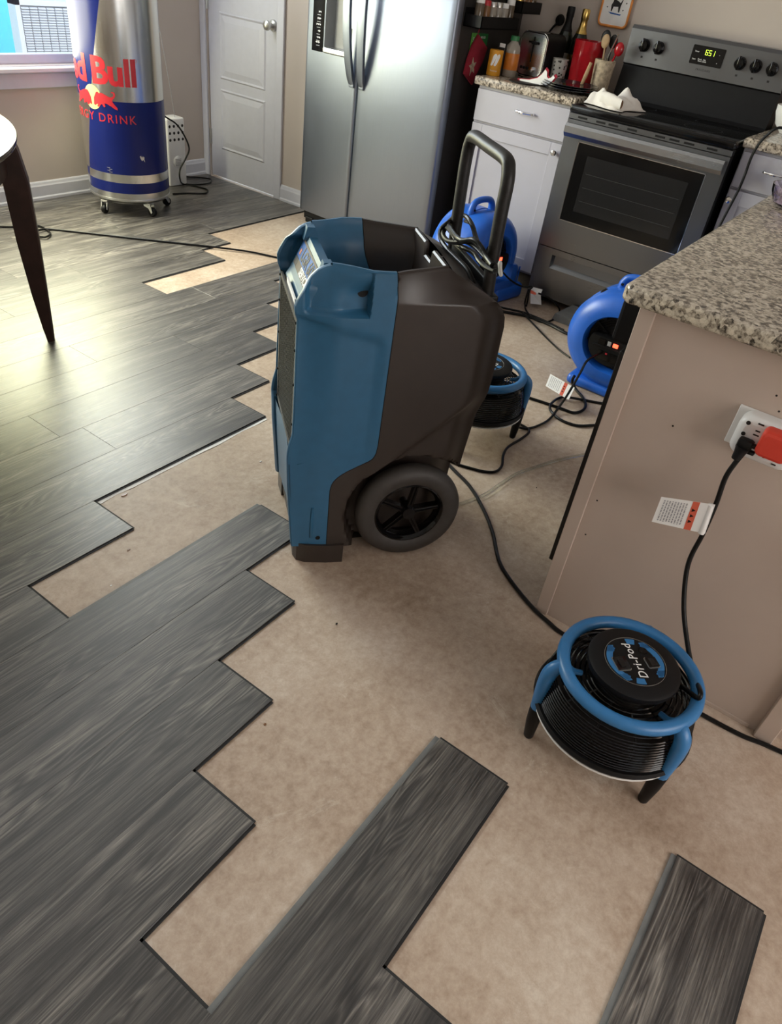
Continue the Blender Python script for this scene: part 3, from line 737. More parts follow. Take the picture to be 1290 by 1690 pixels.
# inner hood walls down into the bin (blue part)
def rim_in(u, z): return width(min(u, .70), .8235)-IN-.034*sstep(.822, .775, z)-.03*sstep(.80, .60, z)
for s in (-1, 1):
    rows = []
    for z in [lerp(.61, .806, i/10) for i in range(11)]+[.816, .822]:
        us = [.30, .33, .36, .40, .43, .452+.05*sstep(.78, .62, z)]
        rows.append([Vector((u-UO, s*(rim_in(u, z)), z)) for u in us])
    mb.grid(rows)
    # rim lip joining outer and inner wall
    us = [interp(U_FRONT, .824)+.0, .33, .36, .40, .43, .4508]
    mb.grid([[Vector((u-UO, s*width(u, .824), .824)) for u in us], [Vector((u-UO, s*(width(u, .824)-.004), .8275)) for u in us], [Vector((u-UO, s*(rim_in(u, .822)+.003), .8275)) for u in us], [Vector((u-UO, s*rim_in(u, .822), .822)) for u in us]])
    # inner face of the cheek that rises in front of the fascia
    zz = [lerp(.70, .824, i/20) for i in range(21)]
    mb.grid([[Vector((interp(U_FRONT, z)+t*(.315-interp(U_FRONT, z))-UO, s*(width(interp(U_FRONT, z), z)-.014), z)) for t in (0, .5, 1)] for z in zz])
fsH = mb.build('front_shell', 'blue_teal', dh, smooth=True, world=False, angle=38, doubles=True)
# screw recess and moulded groove low on the cheek
for s in (-1, 1):
    m = MB(); q = width(.318, .085)
    m.tube([(.300-UO, s*(width(.300, .16)-.0015), .185), (.300-UO, s*(width(.300, .13)-.0015), .13), (.300-UO, s*(width(.300, .09)-.0015), .085)], [.004, .006, .005], 8, smooth=4); m.build('groove', 'blue_teal', fsH, smooth=True, world=False)
    m = MB(); m.lathe([(.0, .0005*s), (.006, .001*s), (.007, .0)], 14, (.318-UO, s*(q+.0005), .085), 'y'); m.build('screw_hole', 'black_plastic', fsH, world=False)
    m = MB(); zc, uc = .772, .384; m.lathe([(0, 0), (.012, 0.0), (.0125, .001)], 18, (uc-UO, s*(width(uc, zc)+.001), zc), 'y'); m.build('pocket_hole', 'black_plastic', fsH, world=False)
# --- brown rear shell
zs = [z for z in ZB]
mb = shell('rear_shell', 'brown_plastic', lambda z: interp(U_SEAM, z)+.0012, lambda z: interp(U_REAR, z), zs, 40)
# back face and sloping rear deck between the two sides
zr = [z for z in zs if z <= .8205]
def deck_in(u, z): return width(u, z)
rows = []
for z in zr:
    u = interp(U_REAR, z); w = width(u, z)
    rows.append([Vector((u-UO+.006*(1-(y*y)), y*w, z)) for y in (-1, -.9, -.5, -.22, .22, .5, .9, 1)])
mb.grid(rows)
# bottom plate
mb.add([(.26-UO, -.18, .045), (.70-UO, -.14, .045), (.70-UO, .14, .045), (.26-UO, .18, .045)], [(0, 1, 2, 3)])
# rim and inner walls of the bin (brown part), with the notch in the rear rim
for s in (-1, 1):
    us = [.4532, .48, .52, .56, .588]
    mb.grid([[Vector((u-UO, s*width(u, .822), .822)) for u in us], [Vector((u-UO, s*(width(u, .822)-.004), .8265)) for u in us], [Vector((u-UO, s*(rim_in(u, .822)+.003), .8265)) for u in us], [Vector((u-UO, s*rim_in(u, .822), .821)) for u in us]])
    rows = []
    for z in [lerp(.61, .806, i/10) for i in range(11)]+[.816, .822]:
        a = .454+.05*sstep(.78, .62, z); b_ = .578-.02*sstep(.8, .62, z)
        rows.append([Vector((lerp(a, b_, t)-UO, s*rim_in(lerp(a, b_, t), z), z)) for t in (0, .25, .5, .75, 1)])
    mb.grid(rows)
ys = [-1, -.55, -.26, -.20, .20, .26, .55, 1]
def notch(y): return .030*(1-sstep(.20, .26, abs(y)))
wr_ = rim_in(.578, .82)
rows = [[Vector((lerp(.592, .578, k)-UO, y*lerp(width(.59, .82), wr_, k), .8265-notch(y)-(.004 if k in (0, 1) else 0))) for y in ys] for k in (0, .3, .75, 1)]
rows += [[Vector((.578-.02*sstep(.8, .62, z)-UO, y*rim_in(.578, z), z-notch(y)*(1 if z > .80 else 0))) for y in ys] for z in (.818, .78, .72, .66, .61)]
mb.grid(rows)
mb.add([(.29-UO, -.14, .612), (.57-UO, -.11, .612), (.57-UO, .11, .612), (.29-UO, .14, .612)], [(0, 1, 2, 3)])
rsH = mb.build('rear_shell', 'brown_plastic', dh, smooth=True, world=False, angle=38, doubles=True)
m = MB(); m.box((.44-UO, .118, .640), (.458-UO, .138, .700), .003); m.box((.405-UO, .112, .640), (.44-UO, .136, .662), .003); m.build('hose_clip', 'black_plastic', dh, world=False)
# dark seam gasket between the shells
m = MB()
for s in (-1, 1):
    m.tube([(interp(U_SEAM, z)-UO, s*(width(interp(U_SEAM, z), z)-.0012), z) for z in ZB], .0019, 6)
m.build('seam_gasket', 'black_plastic', dh, world=False)
# brown feet and front base lip
m = MB()
for s in (-1, 1):
    pts = [(.258, .11), (.255, .168), (.262, .190), (.285, .203), (.343, .2115), (.390, .2125), (.398, .16), (.398, .11)]
    m.prism([(u-UO, s*w) for u, w in pts], lambda a, c, d_: (a, c, d_), .0, .062)
m.box((.262-UO, -.17, .018), (.30-UO, .17, .052), .006)
m.build('foot', 'brown_plastic', dh, world=False)
# --- fascia with name band, tilted between the cheeks
fas = MB(); hw = .135
A0, A1 = Vector((.262-UO, 0, .712)), Vector((.304-UO, 0, .800))        # bottom and top of the sloping face
def fpt(y, t, out=0.0):
    p = A0.lerp(A1, t); n = Vector((-(A1.z-A0.z), 0, A1.x-A0.x)).normalized(); return Vector((p.x, y, p.z))+n*out
fas.grid([[fpt(y, 0) for y in (-hw, hw)], [fpt(y, 1) for y in (-hw, hw)]])
fas.add([tuple(fpt(-hw, 1)), tuple(fpt(hw, 1)), (.326-UO, hw, .797), (.326-UO, -hw, .797), (.332-UO, hw, .612), (.332-UO, -hw, .612)], [(0, 1, 2, 3), (3, 2, 4, 5)])
fas.add([tuple(fpt(-hw, 0)), tuple(fpt(hw, 0)), (.252-UO, hw, .696), (.252-UO, -hw, .696)], [(0, 1, 2, 3)])
for s in (-1, 1):
    fas.add([(.291-UO, s*.108, .790), (.299-UO, s*.108, .822), (.318-UO, s*.108, .822), (.326-UO, s*.100, .797), (.291-UO, s*.134, .790), (.299-UO, s*.134, .822), (.318-UO, s*.134, .822), (.326-UO, s*.134, .797)],
            [(0, 1, 2, 3), (7, 6, 5, 4), (0, 4, 5, 1), (1, 5, 6, 2), (2, 6, 7, 3), (3, 7, 4, 0)])
fa = fas.build('fascia', 'blue_teal', dh, world=False)
plain('band_blue', (.025, .11, .36), .6, **{'Specular IOR Level': .2}); plain('band_grey', (.06, .055, .052), .6, **{'Specular IOR Level': .2}); plain('band_brown', (.11, .085, .065), .6, **{'Specular IOR Level': .2}); plain('band_orange', (.55, .13, .04), .4)
def band(name, t0, t1, y0, y1, mat, out=.0012):
    m = MB(); m.add([fpt(y0, t0, out), fpt(y1, t0, out), fpt(y1, t1, out), fpt(y0, t1, out), fpt(y0, t0), fpt(y1, t0), fpt(y1, t1), fpt(y0, t1)], [(0, 1, 2, 3), (0, 1, 5, 4), (1, 2, 6, 5), (2, 3, 7, 6), (3, 0, 4, 7)])
    return m.build(name, mat, fa, world=False)
band('label_stripe', .80, .86, -.125, .125, 'band_brown')
bb = band('label_band', .42, .80, -.125, .125, 'band_blue')
bc = band('label_band', .20, .42, -.125, .09, 'band_brown')
band('emblem', .21, .41, .091, .125, 'band_grey'); band('emblem', .50, .64, .100, .112, 'band_orange', .0018)
lettering('label_text', 'LGR 6000i', .043, lambda a, c, d_: fpt(-.012-a, .605+c/.0975, .0014+d_), 'band_grey', fa, world=False, depth=.0005, offset=.0012)
lettering('label_text', 'SERVICES', .026, lambda a, c, d_: fpt(-.015-a, .31+c/.0975, .0014+d_), 'paper_white', fa, world=False, depth=.0005, offset=.0008)
m = MB(); m.box((.2475-UO, -.07, .6975), (.2515-UO, .07, .712)); dt = m.build('data_label', 'paper_white', fa, world=False)
# --- grille: metal frame, expanded mesh, filter behind, screws
m = MB(); gz0, gz1, gw_ = .330, .700, .154
for lo, hi in (((-gw_, gz0), (gw_, gz0+.014)), ((-gw_, gz1-.014), (gw_, gz1)), ((-gw_, gz0), (-gw_+.014, gz1)), ((gw_-.016, gz0), (gw_, gz1))): m.box((.2415-UO, lo[0], lo[1]), (.2465-UO, hi[0], hi[1]))
plain('grille_metal', (.07, .067, .065), .5, .3); gr = m.build('grille_frame', 'grille_metal', dh, world=False)
m = MB(); P = .0135
y0, y1, z0, z1 = -gw_+.014, gw_-.016, gz0+.014, gz1-.014
def clip_line(c, s):
    # y = c + s*(z-z0)
    pts = []
    for z in (z0, z1):
        y = c+s*(z-z0)
        if y0-1e-9 <= y <= y1+1e-9: pts.append((y, z))
    for y in (y0, y1):
        z = z0+(y-c)/s
        if z0 < z < z1: pts.append((y, z))
    return pts[:2] if len(pts) >= 2 else None
for s in (.75, -.75):
    c = y0-.75*(z1-z0)-P
    while c < y1+.75*(z1-z0)+P:
        q = clip_line(c, s)
        if q:
            (a, b_), (c_, d_) = q; t = .0016; dy, dz = (c_-a), (d_-b_); l = sqrt(dy*dy+dz*dz)
            if l > .004:
                ny, nz = -dz/l*t, dy/l*t
                x0, x1 = .2425-UO, .2450-UO
                m.add([(x0, a+ny, b_+nz), (x0, c_+ny, d_+nz), (x0, c_-ny, d_-nz), (x0, a-ny, b_-nz), (x1, a+ny, b_+nz), (x1, c_+ny, d_+nz), (x1, c_-ny, d_-nz), (x1, a-ny, b_-nz)], [(0, 1, 2, 3), (0, 1, 5, 4), (2, 3, 7, 6)])
        c += P
gm = m.build('grille_mesh', 'black_plastic', gr, world=False); gm['kind'] = 'stuff'
plain('filter_mesh', (.42, .40, .33), .5, .2, var=.5, scale=320)
MB().box((.2475-UO, y0-.004, z0-.004), (.256-UO, y1+.004, z1+.004)).build('filter', 'filter_mesh', dh, world=False)
for y in (-gw_+.006, gw_-.006):
    for z in (gz0+.006, .42, .53, .62, gz1-.012):
        m = MB(); m.lathe([(0, -.004), (.003, -.003), (.004, 0)], 8, (.2418-UO, y, z), 'x'); m.build('screw', 'black_plastic', gr, world=False)
# --- wheels
def wheel(s):
    w = bpy.data.objects.new('wheel', None); COL.objects.link(w); w.parent = dh; w.location = (WU-UO, s*.178, WR)
    m = MB(); m.lathe([(.098, -.020), (.108, -.027), (.130, -.028), (.143, -.022), (.150, -.010), (.151, 0), (.150, .010), (.143, .022), (.130, .028), (.108, .027), (.098, .020), (.096, 0), (.098, -.020)], 56, axis='y', cap=False); m.build('tire', 'tire_rubber', w, smooth=True, world=False)
    m = MB(); m.lathe([(.0985, -.021), (.094, -.022), (.086, -.013), (.084, 0), (.086, .013), (.094, .022), (.0985, .021)], 48, axis='y', cap=False)
    m.lathe([(0, -.024), (.018, -.022), (.020, -.012), (.020, .016), (0, .016)], 20, axis='y')
    rim = m.build('rim', 'black_gloss', w, smooth=True, world=False)
    for k in range(5):
        a = 2*pi*k/5+.16; m = MB(); c, d_ = cos(a), sin(a); px, pz = -d_, c
        V = []
        for r_, hw_ in ((.015, .008), (.088, .0065)):
            for oy, wd in ((-.013, hw_), (.010, hw_*.6)):
                for q in (-1, 1): V.append((c*r_+px*wd*q, oy, d_*r_+pz*wd*q))
        m.add(V, [(0, 1, 5, 4), (2, 3, 7, 6), (0, 2, 6, 4), (1, 3, 7, 5), (0, 1, 3, 2), (4, 5, 7, 6)])
        m.add([(c*.018, -.0185, d_*.018), (c*.088, -.0165, d_*.088), (c*.088+px*.0012, -.012, d_*.088+pz*.0012), (c*.018+px*.0012, -.012, d_*.018+pz*.0012), (c*.088-px*.0012, -.012, d_*.088-pz*.0012), (c*.018-px*.0012, -.012, d_*.018-pz*.0012)], [(0, 1, 2, 3), (0, 1, 4, 5)])
        m.build('spoke', 'black_gloss', w, world=False)
wheel(-1); wheel(1)
m = MB(); m.tube([(WU-UO, -.17, WR), (WU-UO, .17, WR)], .010, 12); m.build('axle', 'black_plastic', dh, world=False)
# --- handle with its brackets and the cord wound around it
HU = .688; hx = HU-UO; hd = .137
m = MB(); m.tube([(hx+.012, -hd, .70), (hx+.004, -hd, .82), (hx, -hd, .95), (hx, -hd, 1.005), (hx, -hd+.008, 1.035), (hx, -hd+.032, 1.052), (hx, 0, 1.053), (hx, hd-.032, 1.052), (hx, hd-.008, 1.035), (hx, hd, 1.005), (hx, hd, .95), (hx+.004, hd, .82), (hx+.012, hd, .70)], .0152, 14, smooth=5)
plain('handle_black', (.013, .012, .0115), .45, var=.3, scale=90, bump=.15, **{'Specular IOR Level': .3}); m.build('handle', 'handle_black', dh, smooth=True, world=False)
m = MB(); m.box((hx-.004, -hd+.01, .705), (hx+.010, hd-.01, .800), .004); m.build('handle_bracket', 'black_plastic', dh, world=False)
for s in (-1, 1):
    m = MB(); m.box((hx-.02, s*hd-.02, .70), (hx+.03, s*hd+.02, .765), .004); m.build('handle_bracket', 'black_plastic', dh, world=False)
    m = MB(); m.lathe([(0, -.006), (.008, -.005), (.010, 0)], 12, (hx-.020, s*hd+.004, .752), 'x'); m.build('bolt', 'chrome', dh, smooth=True, world=False)
def uu(px, py, u): return on_u(px, py, u)
loops = [(788, 505, .67), (775, 452, .655), (752, 425, .65), (735, 408, .648), (727, 393, .65), (728, 378, .655), (741, 366, .67), (752, 356, .715), (768, 357, .725), (779, 372, .725), (785, 392, .722), (793, 413, .712), (806, 432, .700), (818, 442, .672)]
m = MB(); m.tube([uu(*q) for q in loops], .0062, 9, smooth=6); m.build('power_cord', 'cord_rubber', dh, smooth=True, world=False)
loops = [(818, 440, .665), (800, 424, .660), (786, 409, .655), (770, 399, .65), (752, 400, .648), (738, 397, .65), (731, 386, .655), (737, 376, .665), (748, 388, .648), (756, 404, .652), (768, 410, .66), (782, 418, .672), (792, 432, .675), (803, 442, .67), (817, 448, .66)]
m = MB(); m.tube([uu(*q) for q in loops], .0062, 9, smooth=6); m.build('power_cord', 'cord_rubber', dh, smooth=True, world=False)
loops = [(740, 372, .668), (752, 391, .640), (764, 397, .640), (782, 396, .645), (795, 410, .655), (803, 425, .66), (812, 438, .658)]
m = MB(); m.tube([uu(*q) for q in loops], .0062, 9, smooth=6); m.build('power_cord', 'cord_rubber', dh, smooth=True, world=False)
plain('velcro_grey', (.42, .41, .38), .6)
c = uu(822, 443, .655); m = MB()
m.tube([c+Vector((.006, -.008, -.011)), c+Vector((.0, -.003, .009)), c+Vector((.006, .009, .009)), c+Vector((.01, .009, -.009))], .0042, 8, closed=True, smooth=4); m.build('cable_tie', 'velcro_grey', dh, smooth=True, world=False)

# ------------------------------------------------------------------ round floor fans
def pod(label, loc, rz):
    p = thing('floor_fan', label, 'fan', loc, rz, 'round blue floor fans')
    m = MB(); m.tube([(.141*cos(a), .141*sin(a), .252) for a in [2*pi*k/48 for k in range(48)]], .0142, 12, closed=True); m.build('ring', 'pod_blue', p, smooth=True, world=False)
    for k in range(3):
        a = radians(124.5+120*k); c, s = cos(a), sin(a); q = lambda r, z, t=0: Vector((r*c-t*s, r*s+t*c, z))
        m = MB(); m.tube([q(.136, .250), q(.152, .243), q(.163, .226), q(.166, .195), q(.164, .150), q(.161, .108)], [.013, .0155, .0165, .0165, .0165, .0165], 12, smooth=4); lg = m.build('leg', 'pod_blue', p, smooth=True, world=False)
        m = MB(); m.tube([q(.161, .110), q(.161, .106), q(.160, .06), q(.157, .004), q(.157, 0)], [.0150, .0170, .0155, .0115, .0095], 12); m.build('foot', 'black_plastic', lg, smooth=True, world=False)
        m = MB(); m.tube([q(.135, .248), q(.118, .236), q(.098, .232)], [.010, .007, .006], 8); m.build('bracket', 'pod_blue', p, smooth=True, world=False)
    m = MB(); m.lathe([(0, .286), (.050, .286), (.090, .284), (.096, .280), (.097, .272), (.094, .264), (.078, .260), (.070, .255), (.062, .242), (.060, .214), (.074, .208), (.074, .202), (0, .202)], 48); hub = m.build('hub', 'black_plastic', p, smooth=True, world=False)
    # label print on the hub
    Zp = .2862
    def flat(a0, cx=0, cy=0):
        ca, sa = cos(a0), sin(a0); return lambda a, b, d: (cx+a*ca-b*sa, cy+a*sa+b*ca, Zp+d)
    td = radians(47.7)
    def arc(name, r0, r1, t0, t1, mat, n=14):
        P = [(r0*cos(lerp(t0, t1, i/n)), r0*sin(lerp(t0, t1, i/n))) for i in range(n+1)]+[(r1*cos(lerp(t1, t0, i/n)), r1*sin(lerp(t1, t0, i/n))) for i in range(n+1)]
        m = MB(); m.prism(P, flat(td), -.001, .0005); return m.build(name, mat, hub, world=False)
    m = MB(); m.lathe([(.0642, Zp-.001), (.0642, Zp+.0003), (.0635, Zp+.0003), (.0635, Zp-.001)], 60, cap=False); m.build('label_ring', 'alu', hub, world=False)
    for t0 in (0, pi):
        arc('label_arc', .047, .060, t0+radians(38), t0+radians(142), 'pod_blue')
        arc('label_arc', .046, .060, t0-radians(24), t0+radians(-4), 'pod_blue')
        for sg in (-1, 1):
            m = MB(); x0 = .052*cos(pi/2-sg*.85); m.prism([(sg*.030, .034*(1 if t0 == 0 else -1)), (sg*.046, .030*(1 if t0 == 0 else -1)), (sg*.046, .042*(1 if t0 == 0 else -1)), (sg*.030, .052*(1 if t0 == 0 else -1))], flat(td), -.001, .0005); m.build('label_arc', 'pod_blue', hub, world=False)
    lettering('label_text', 'Dri-Pod', .0255, flat(td), 'paper_white', hub, world=False, depth=.0007, shear=.2, offset=.0, spacing=1.12)
    for b0, a0_, w0, h0, lab in ((.034, -.004, .034, .028, 'switch'), (-.034, -.008, .026, .024, 'socket')):
        m = MB(); m.prism(rrect(w0+.003, h0+.003, .004, cx=a0_, cy=b0), flat(td), -.001, .0008); m.build('bezel', 'alu', hub, world=False)
        m = MB(); m.prism(rrect(w0, h0, .003, cx=a0_, cy=b0), flat(td), 0, .003); sw = m.build(lab, 'black_gloss', hub, world=False)
        m = MB(); m.prism(rrect(.020, .012, .001, cx=a0_, cy=b0), flat(td), .002, .0055 if lab == 'switch' else .0034); m.build('insert', 'dark_edge', sw, world=False)
    m = MB(); m.lathe([(0, .0025), (.0085, .002), (.0095, 0)], 20, Vector(flat(td)(.024, -.030, 0)) ); m.build('breaker', 'black_gloss', hub, world=False)
    # coiled cord under the hub
    m = MB(); N = 140; m.tube([((.072+.004*sin(i*.9))*cos(i*2*pi/28), (.072+.004*sin(i*.9))*sin(i*2*pi/28), .214+.040*i/N) for i in range(N)], .0052, 7); m.build('coiled_cord', 'cord_rubber', p, smooth=True, world=False)
    # wire cage: each hoop of wire is a part
    def hoop(r, z, w=.0021, nm='cage_wire'):
        m = MB(); m.tube([(r*cos(2*pi*k/44), r*sin(2*pi*k/44), z) for k in range(44)], w, 5, closed=True); return m.build(nm, 'black_gloss', p, smooth=True, world=False)
    for k in range(12): hoop(.1640-.014*(k/11)**1.6, .140+.0068*k)
    for k in range(7): hoop(.140-.0105*k, .219+.0012*k)
    for k in range(12):
        a = 2*pi*k/12; m = MB(); m.tube([(.1625*cos(a), .1625*sin(a), .134), (.156*cos(a), .156*sin(a), .185), (.149*cos(a), .149*sin(a), .211), (.137*cos(a), .137*sin(a), .219), (.072*cos(a), .072*sin(a), .225)], .0023, 5); m.build('cage_rib', 'black_plastic', p, smooth=True, world=False)
    m = MB(); m.lathe([(.152, .124), (.171, .122), (.175, .129), (.171, .138), (.152, .136), (.152, .124)], 48, cap=False); m.build('base_rim', 'black_plastic', p, smooth=True, world=False)
    m = MB(); m.lathe([(.130, .113), (.165, .111), (.1695, .1135), (.169, .118), (.130, .1215)], 48, cap=False); m.build('bottom_ring', 'white_plastic', p, smooth=True, world=False)
    m = MB(); m.lathe([(0, .145), (.140, .142), (.146, .155), (.140, .175), (.070, .19), (0, .195)], 32); m.build('fan_blades', 'dark_edge', p, smooth=True, world=False)
    m = MB(); m.lathe([(.056, .17), (.056, .204), (0, .204)], 24); m.build('motor', 'black_plastic', p, smooth=True, world=False)
    m = MB(); m.lathe([(0, .138), (.150, .138), (.150, .132), (0, .132)], 32); m.build('bottom_guard', 'black_plastic', p, world=False)
    return p
CP = Vector((1.176, .064, 0))
pod1 = pod('blue and black round fan beside the peninsula panel, nearest the camera', tuple(CP), 0.0)
pod2 = copy_tree(pod1); pod2.location = (2.146, .991, 0); pod2.rotation_euler = (0, 0, radians(56.5)); pod2['label'] = 'blue and black round fan half hidden behind the dehumidifier'
# its cord, plug and warning tag
def W2L(P, o): return Vector(P)-Vector(o.location)
pts = [on_x(1226, 748, 1.418), on_x(1212, 765, 1.412), on_x(1196, 790, 1.408), on_x(1181, 832, 1.403), on_x(1160, 880, 1.398), on_x(1135, 932, 1.385), on_x(1128, 1000, 1.36), on_x(1134, 1062, 1.325), on_x(1144, 1112, 1.28), on_z(1155, 1140, .276), on_z(1153, 1152, .272), on_z(1143, 1147, .262), on_z(1128, 1135, .245), on_z(1105, 1120, .236)]
m = MB(); m.tube(pts, .0053, 10, smooth=6); c1 = m.build('power_cord', 'cord_rubber', pod1, smooth=True)
pl_ = MB(); ax = on_x(1222, 742, 1.418)
pl_.tube([on_x(1213, 757, 1.413), on_x(1219, 748, 1.414), on_x(1226, 738, 1.415)], [.0085, .0105, .0145], 10)
pl_.box((1.408, ax.y-.017, ax.z+.000), (1.4285, ax.y+.012, ax.z+.026), .006)
pl_.box((1.412, ax.y-.026, ax.z+.012), (1.424, ax.y-.012, ax.z+.021), .004); pl_.box((1.412, ax.y-.026, ax.z-.002), (1.424, ax.y-.010, ax.z+.006), .003)
pl_.build('plug', 'black_plastic', c1, smooth=True)
def warning_tag(parent, quad, n, lines=9):
    """quad: corners 0-1 top, 3-2 bottom, cord on the 1-2 side; n = unit normal towards the viewer"""
    q = [Vector(p) for p in quad]; n = Vector(n)
    def at(s, t, o=0): return q[0].lerp(q[1], s).lerp(q[3].lerp(q[2], s), t)+n*o
    m = MB(); m.add([at(0, 0), at(1, 0), at(1, 1), at(0, 1), at(0, 0, -.0006), at(1, 0, -.0006), at(1, 1, -.0006), at(0, 1, -.0006)], [(0, 1, 2, 3), (4, 5, 6, 7), (0, 1, 5, 4), (1, 2, 6, 5), (2, 3, 7, 6), (3, 0, 4, 7)])
    tg = m.build('warning_tag', 'paper_white', parent)
    m = MB(); m.add([at(.60, 0, .0003), at(.73, 0, .0003), at(.73, 1, .0003), at(.60, 1, .0003)], [(0, 1, 2, 3)]); m.build('warning_stripe', 'tag_red', tg)
    m = MB()
    for k in range(3): m.add([at(.70, .30+.2*k, .0005), at(.63, .24+.2*k, .0005), at(.63, .36+.2*k, .0005)], [(0, 1, 2)])
    m.build('warning_symbols', 'dark_edge', tg)
    m = MB(); rnd = random.Random(3)
    for k in range(lines):
        s = .08+.47*k/lines; t = .1
        while t < .88:
            l = rnd.uniform(.03, .12); m.add([at(s, t, .0004), at(s+.022, t, .0004), at(s+.022, min(.9, t+l), .0004), at(s, min(.9, t+l), .0004)], [(0, 1, 2, 3)]); t += l+.025
    fp = m.build('fine_print', 'print_grey', tg); fp['kind'] = 'stuff'
    return tg
warning_tag(c1, [on_x(1091, 820, 1.385), on_x(1180, 833, 1.396), on_x(1163, 881, 1.394), on_x(1075, 861, 1.382)], (-.96, -.2, .2))
m = MB(); m.tube([on_x(1174, 833, 1.4005), on_x(1157, 880, 1.397)], .0072, 10); m.build('tag_loop', 'paper_white', c1, smooth=True)

# ------------------------------------------------------------------ blue snail-shaped blowers
def mover(label, loc, rz):
    p = thing('air_mover', label, 'air mover', loc, rz, 'blue snail-shaped blowers')
    zc, R_ = .232, .205
    prof = []
    for i in range(37):
        a = radians(80+190*i/36); r = lerp(.196, .212, i/36); prof.append((r*cos(a), r*sin(a)))
    prof += [(.06, -.212), (.16, -.210), (.235, -.206), (.252, -.19), (.255, -.13), (.252, -.085), (.235, -.068), (.20, -.058)]
    for i in range(1, 12):
        a = radians(-14+92*i/11); r = lerp(.200, .196, i/11); prof.append((r*cos(a), r*sin(a)))
    n = len(prof)
    def ring(y, ins):
        return [Vector((x*(1-ins/.2), y, zc+z*(1-ins/.2)*(1 if z > 0 else 1))) for x, z in prof]
    lv = [(-.140, .085), (-.1395, .070), (-.136, .055), (-.128, .035), (-.114, .018), (-.095, .006), (-.07, 0), (0, 0), (.07, 0), (.095, .006), (.114, .018), (.128, .035), (.136, .055), (.1395, .070), (.140, .085)]
    m = MB(); m.grid([ring(y, i) for y, i in lv], closed=True)
    # inward throat of the intake on each side
    for s in (-1, 1):
        m.grid([ring(s*.140, .085), ring(s*.132, .090), ring(s*.095, .092)], closed=True)
    hs = m.build('housing', 'mover_blue', p, smooth=True, world=False, doubles=True)
    # moulded rib along the housing seam
    m = MB(); m.grid([[Vector((x*1.012, y, zc+z*1.012)) for x, z in prof[:37]] for y in (-.006, .006)]); m.grid([[Vector((x*1.012, .006, zc+z*1.012)) for x, z in prof[:37]], [Vector((x*.995, .011, zc+z*.995)) for x, z in prof[:37]]]); m.grid([[Vector((x*1.012, -.006, zc+z*1.012)) for x, z in prof[:37]], [Vector((x*.995, -.011, zc+z*.995)) for x, z in prof[:37]]]); m.build('seam_rib', 'mover_blue', hs, smooth=True, world=False)
    # skid base
    m = MB(); m.box((-.14, -.130, 0), (.262, .135, .045), .018, seg=3); m.box((.06, -.14, .0), (.275, .14, .075), .02, seg=3); m.build('base', 'mover_blue', p, smooth=True, world=False)
    # carrying handle
    zt = zc+.190
    m = MB(); m.tube([(-.072, 0, zt-.012), (-.070, 0, zt+.014), (-.052, 0, zt+.038), (0, 0, zt+.046), (.052, 0, zt+.038), (.070, 0, zt+.012), (.072, 0, zt-.018)], [.020, .0165, .0145, .0145, .0145, .0165, .020], 12, smooth=5); hn = m.build('handle', 'mover_blue', p, smooth=True, world=False)
    m = MB(); m.lathe([(0, -.0185), (.005, -.0185), (.006, -.015)], 10, (-.070, 0, zt+.008), 'y'); m.build('bolt', 'black_plastic', hn, world=False)
    m = MB(); m.box((-.13, -.06, zt-.045), (-.095, -.01, zt-.028), .004); m.build('sticker_recess', 'dark_edge', hs, world=False)
    # intake guard and control box on the near side
    m = MB(); m.lathe([(0, -.098), (.112, -.096), (.114, -.085), (0, -.08)], 32, (0, 0, zc), 'y'); m.build('intake_disc', 'dark_edge', p, world=False)
    for k in range(6):
        m = MB(); r = .060+.0095*k; m.tube([(r*cos(2*pi*q/36), -.104-.003*(5-k)/5, zc+r*sin(2*pi*q/36)) for q in range(36)], .0018, 5, closed=True); m.build('guard_ring', 'black_plastic', p, smooth=True, world=False)
    for k in range(8):
        a = 2*pi*k/8+.2; m = MB(); m.box((.05, -.108, -.004), (.112, -.100, .004)); 
        for v in m.v: x, z = v.x, v.z; v.x = x*cos(a)-z*sin(a); v.z = zc+x*sin(a)+z*cos(a)
        m.build('guard_rib', 'black_plastic', p, world=False)
    cbx = MB()
    P = [(.098*cos(radians(t)), .098*sin(radians(t))) for t in range(150, 391, 12)]; P = [(x, min(z, .038)) for x, z in P]
    cbx.prism([(x*.86, z*.80) for x, z in P], lambda a, b, d: (a-.005, -d, zc-.006+b), .10, .150); cb = cbx.build('control_box', 'black_plastic', p, world=False)
    YB = -.1502
    m = MB(); m.box((-.070, YB-.004, zc-.014), (.062, YB+.002, zc-.009), .001, seg=1); m.build('control_ridge', 'black_plastic', cb, world=False)
    m = MB(); m.prism(rrect(.026, .024, .003), lambda a, b, d: (-.038+a, YB-d, zc+.006+b), -.001, .004); m.build('rocker_switch', 'black_gloss', cb, world=False)
    m = MB(); m.box((-.016, YB-.002, zc-.003), (-.002, YB+.001, zc+.016), .001, seg=1); m.build('dial_mark', 'print_grey', cb, world=False)
    m = MB(); m.box((.006, YB-.004, zc-.001), (.026, YB+.001, zc+.015), .003); m.build('power_light', 'lamp_red', cb, smooth=True, world=False)
    m = MB(); m.prism(rrect(.080, .036, .004), lambda a, b, d: (-.004+a, YB-d, zc-.046+b), -.001, .003); sk = m.build('socket_panel', 'black_gloss', cb, world=False)
    m = MB(); m.box((-.012, YB-.005, zc-.038), (-.004, YB, zc-.032)); m.build('reset_button', 'logo_red', sk, world=False)
    # cord wrap brackets
    m = MB()
    m.box((-.095, -.118, zc+.075), (-.055, -.095, zc+.112), .006); m.build('cord_hook', 'black_plastic', p, world=False)
    # outlet grille
    for k in range(5):
        m = MB(); m.box((.252, -.105+.05*k-.002, .045), (.258, -.105+.05*k+.002, .150)); m.build('outlet_bar', 'mover_blue', p, world=False)
    return p
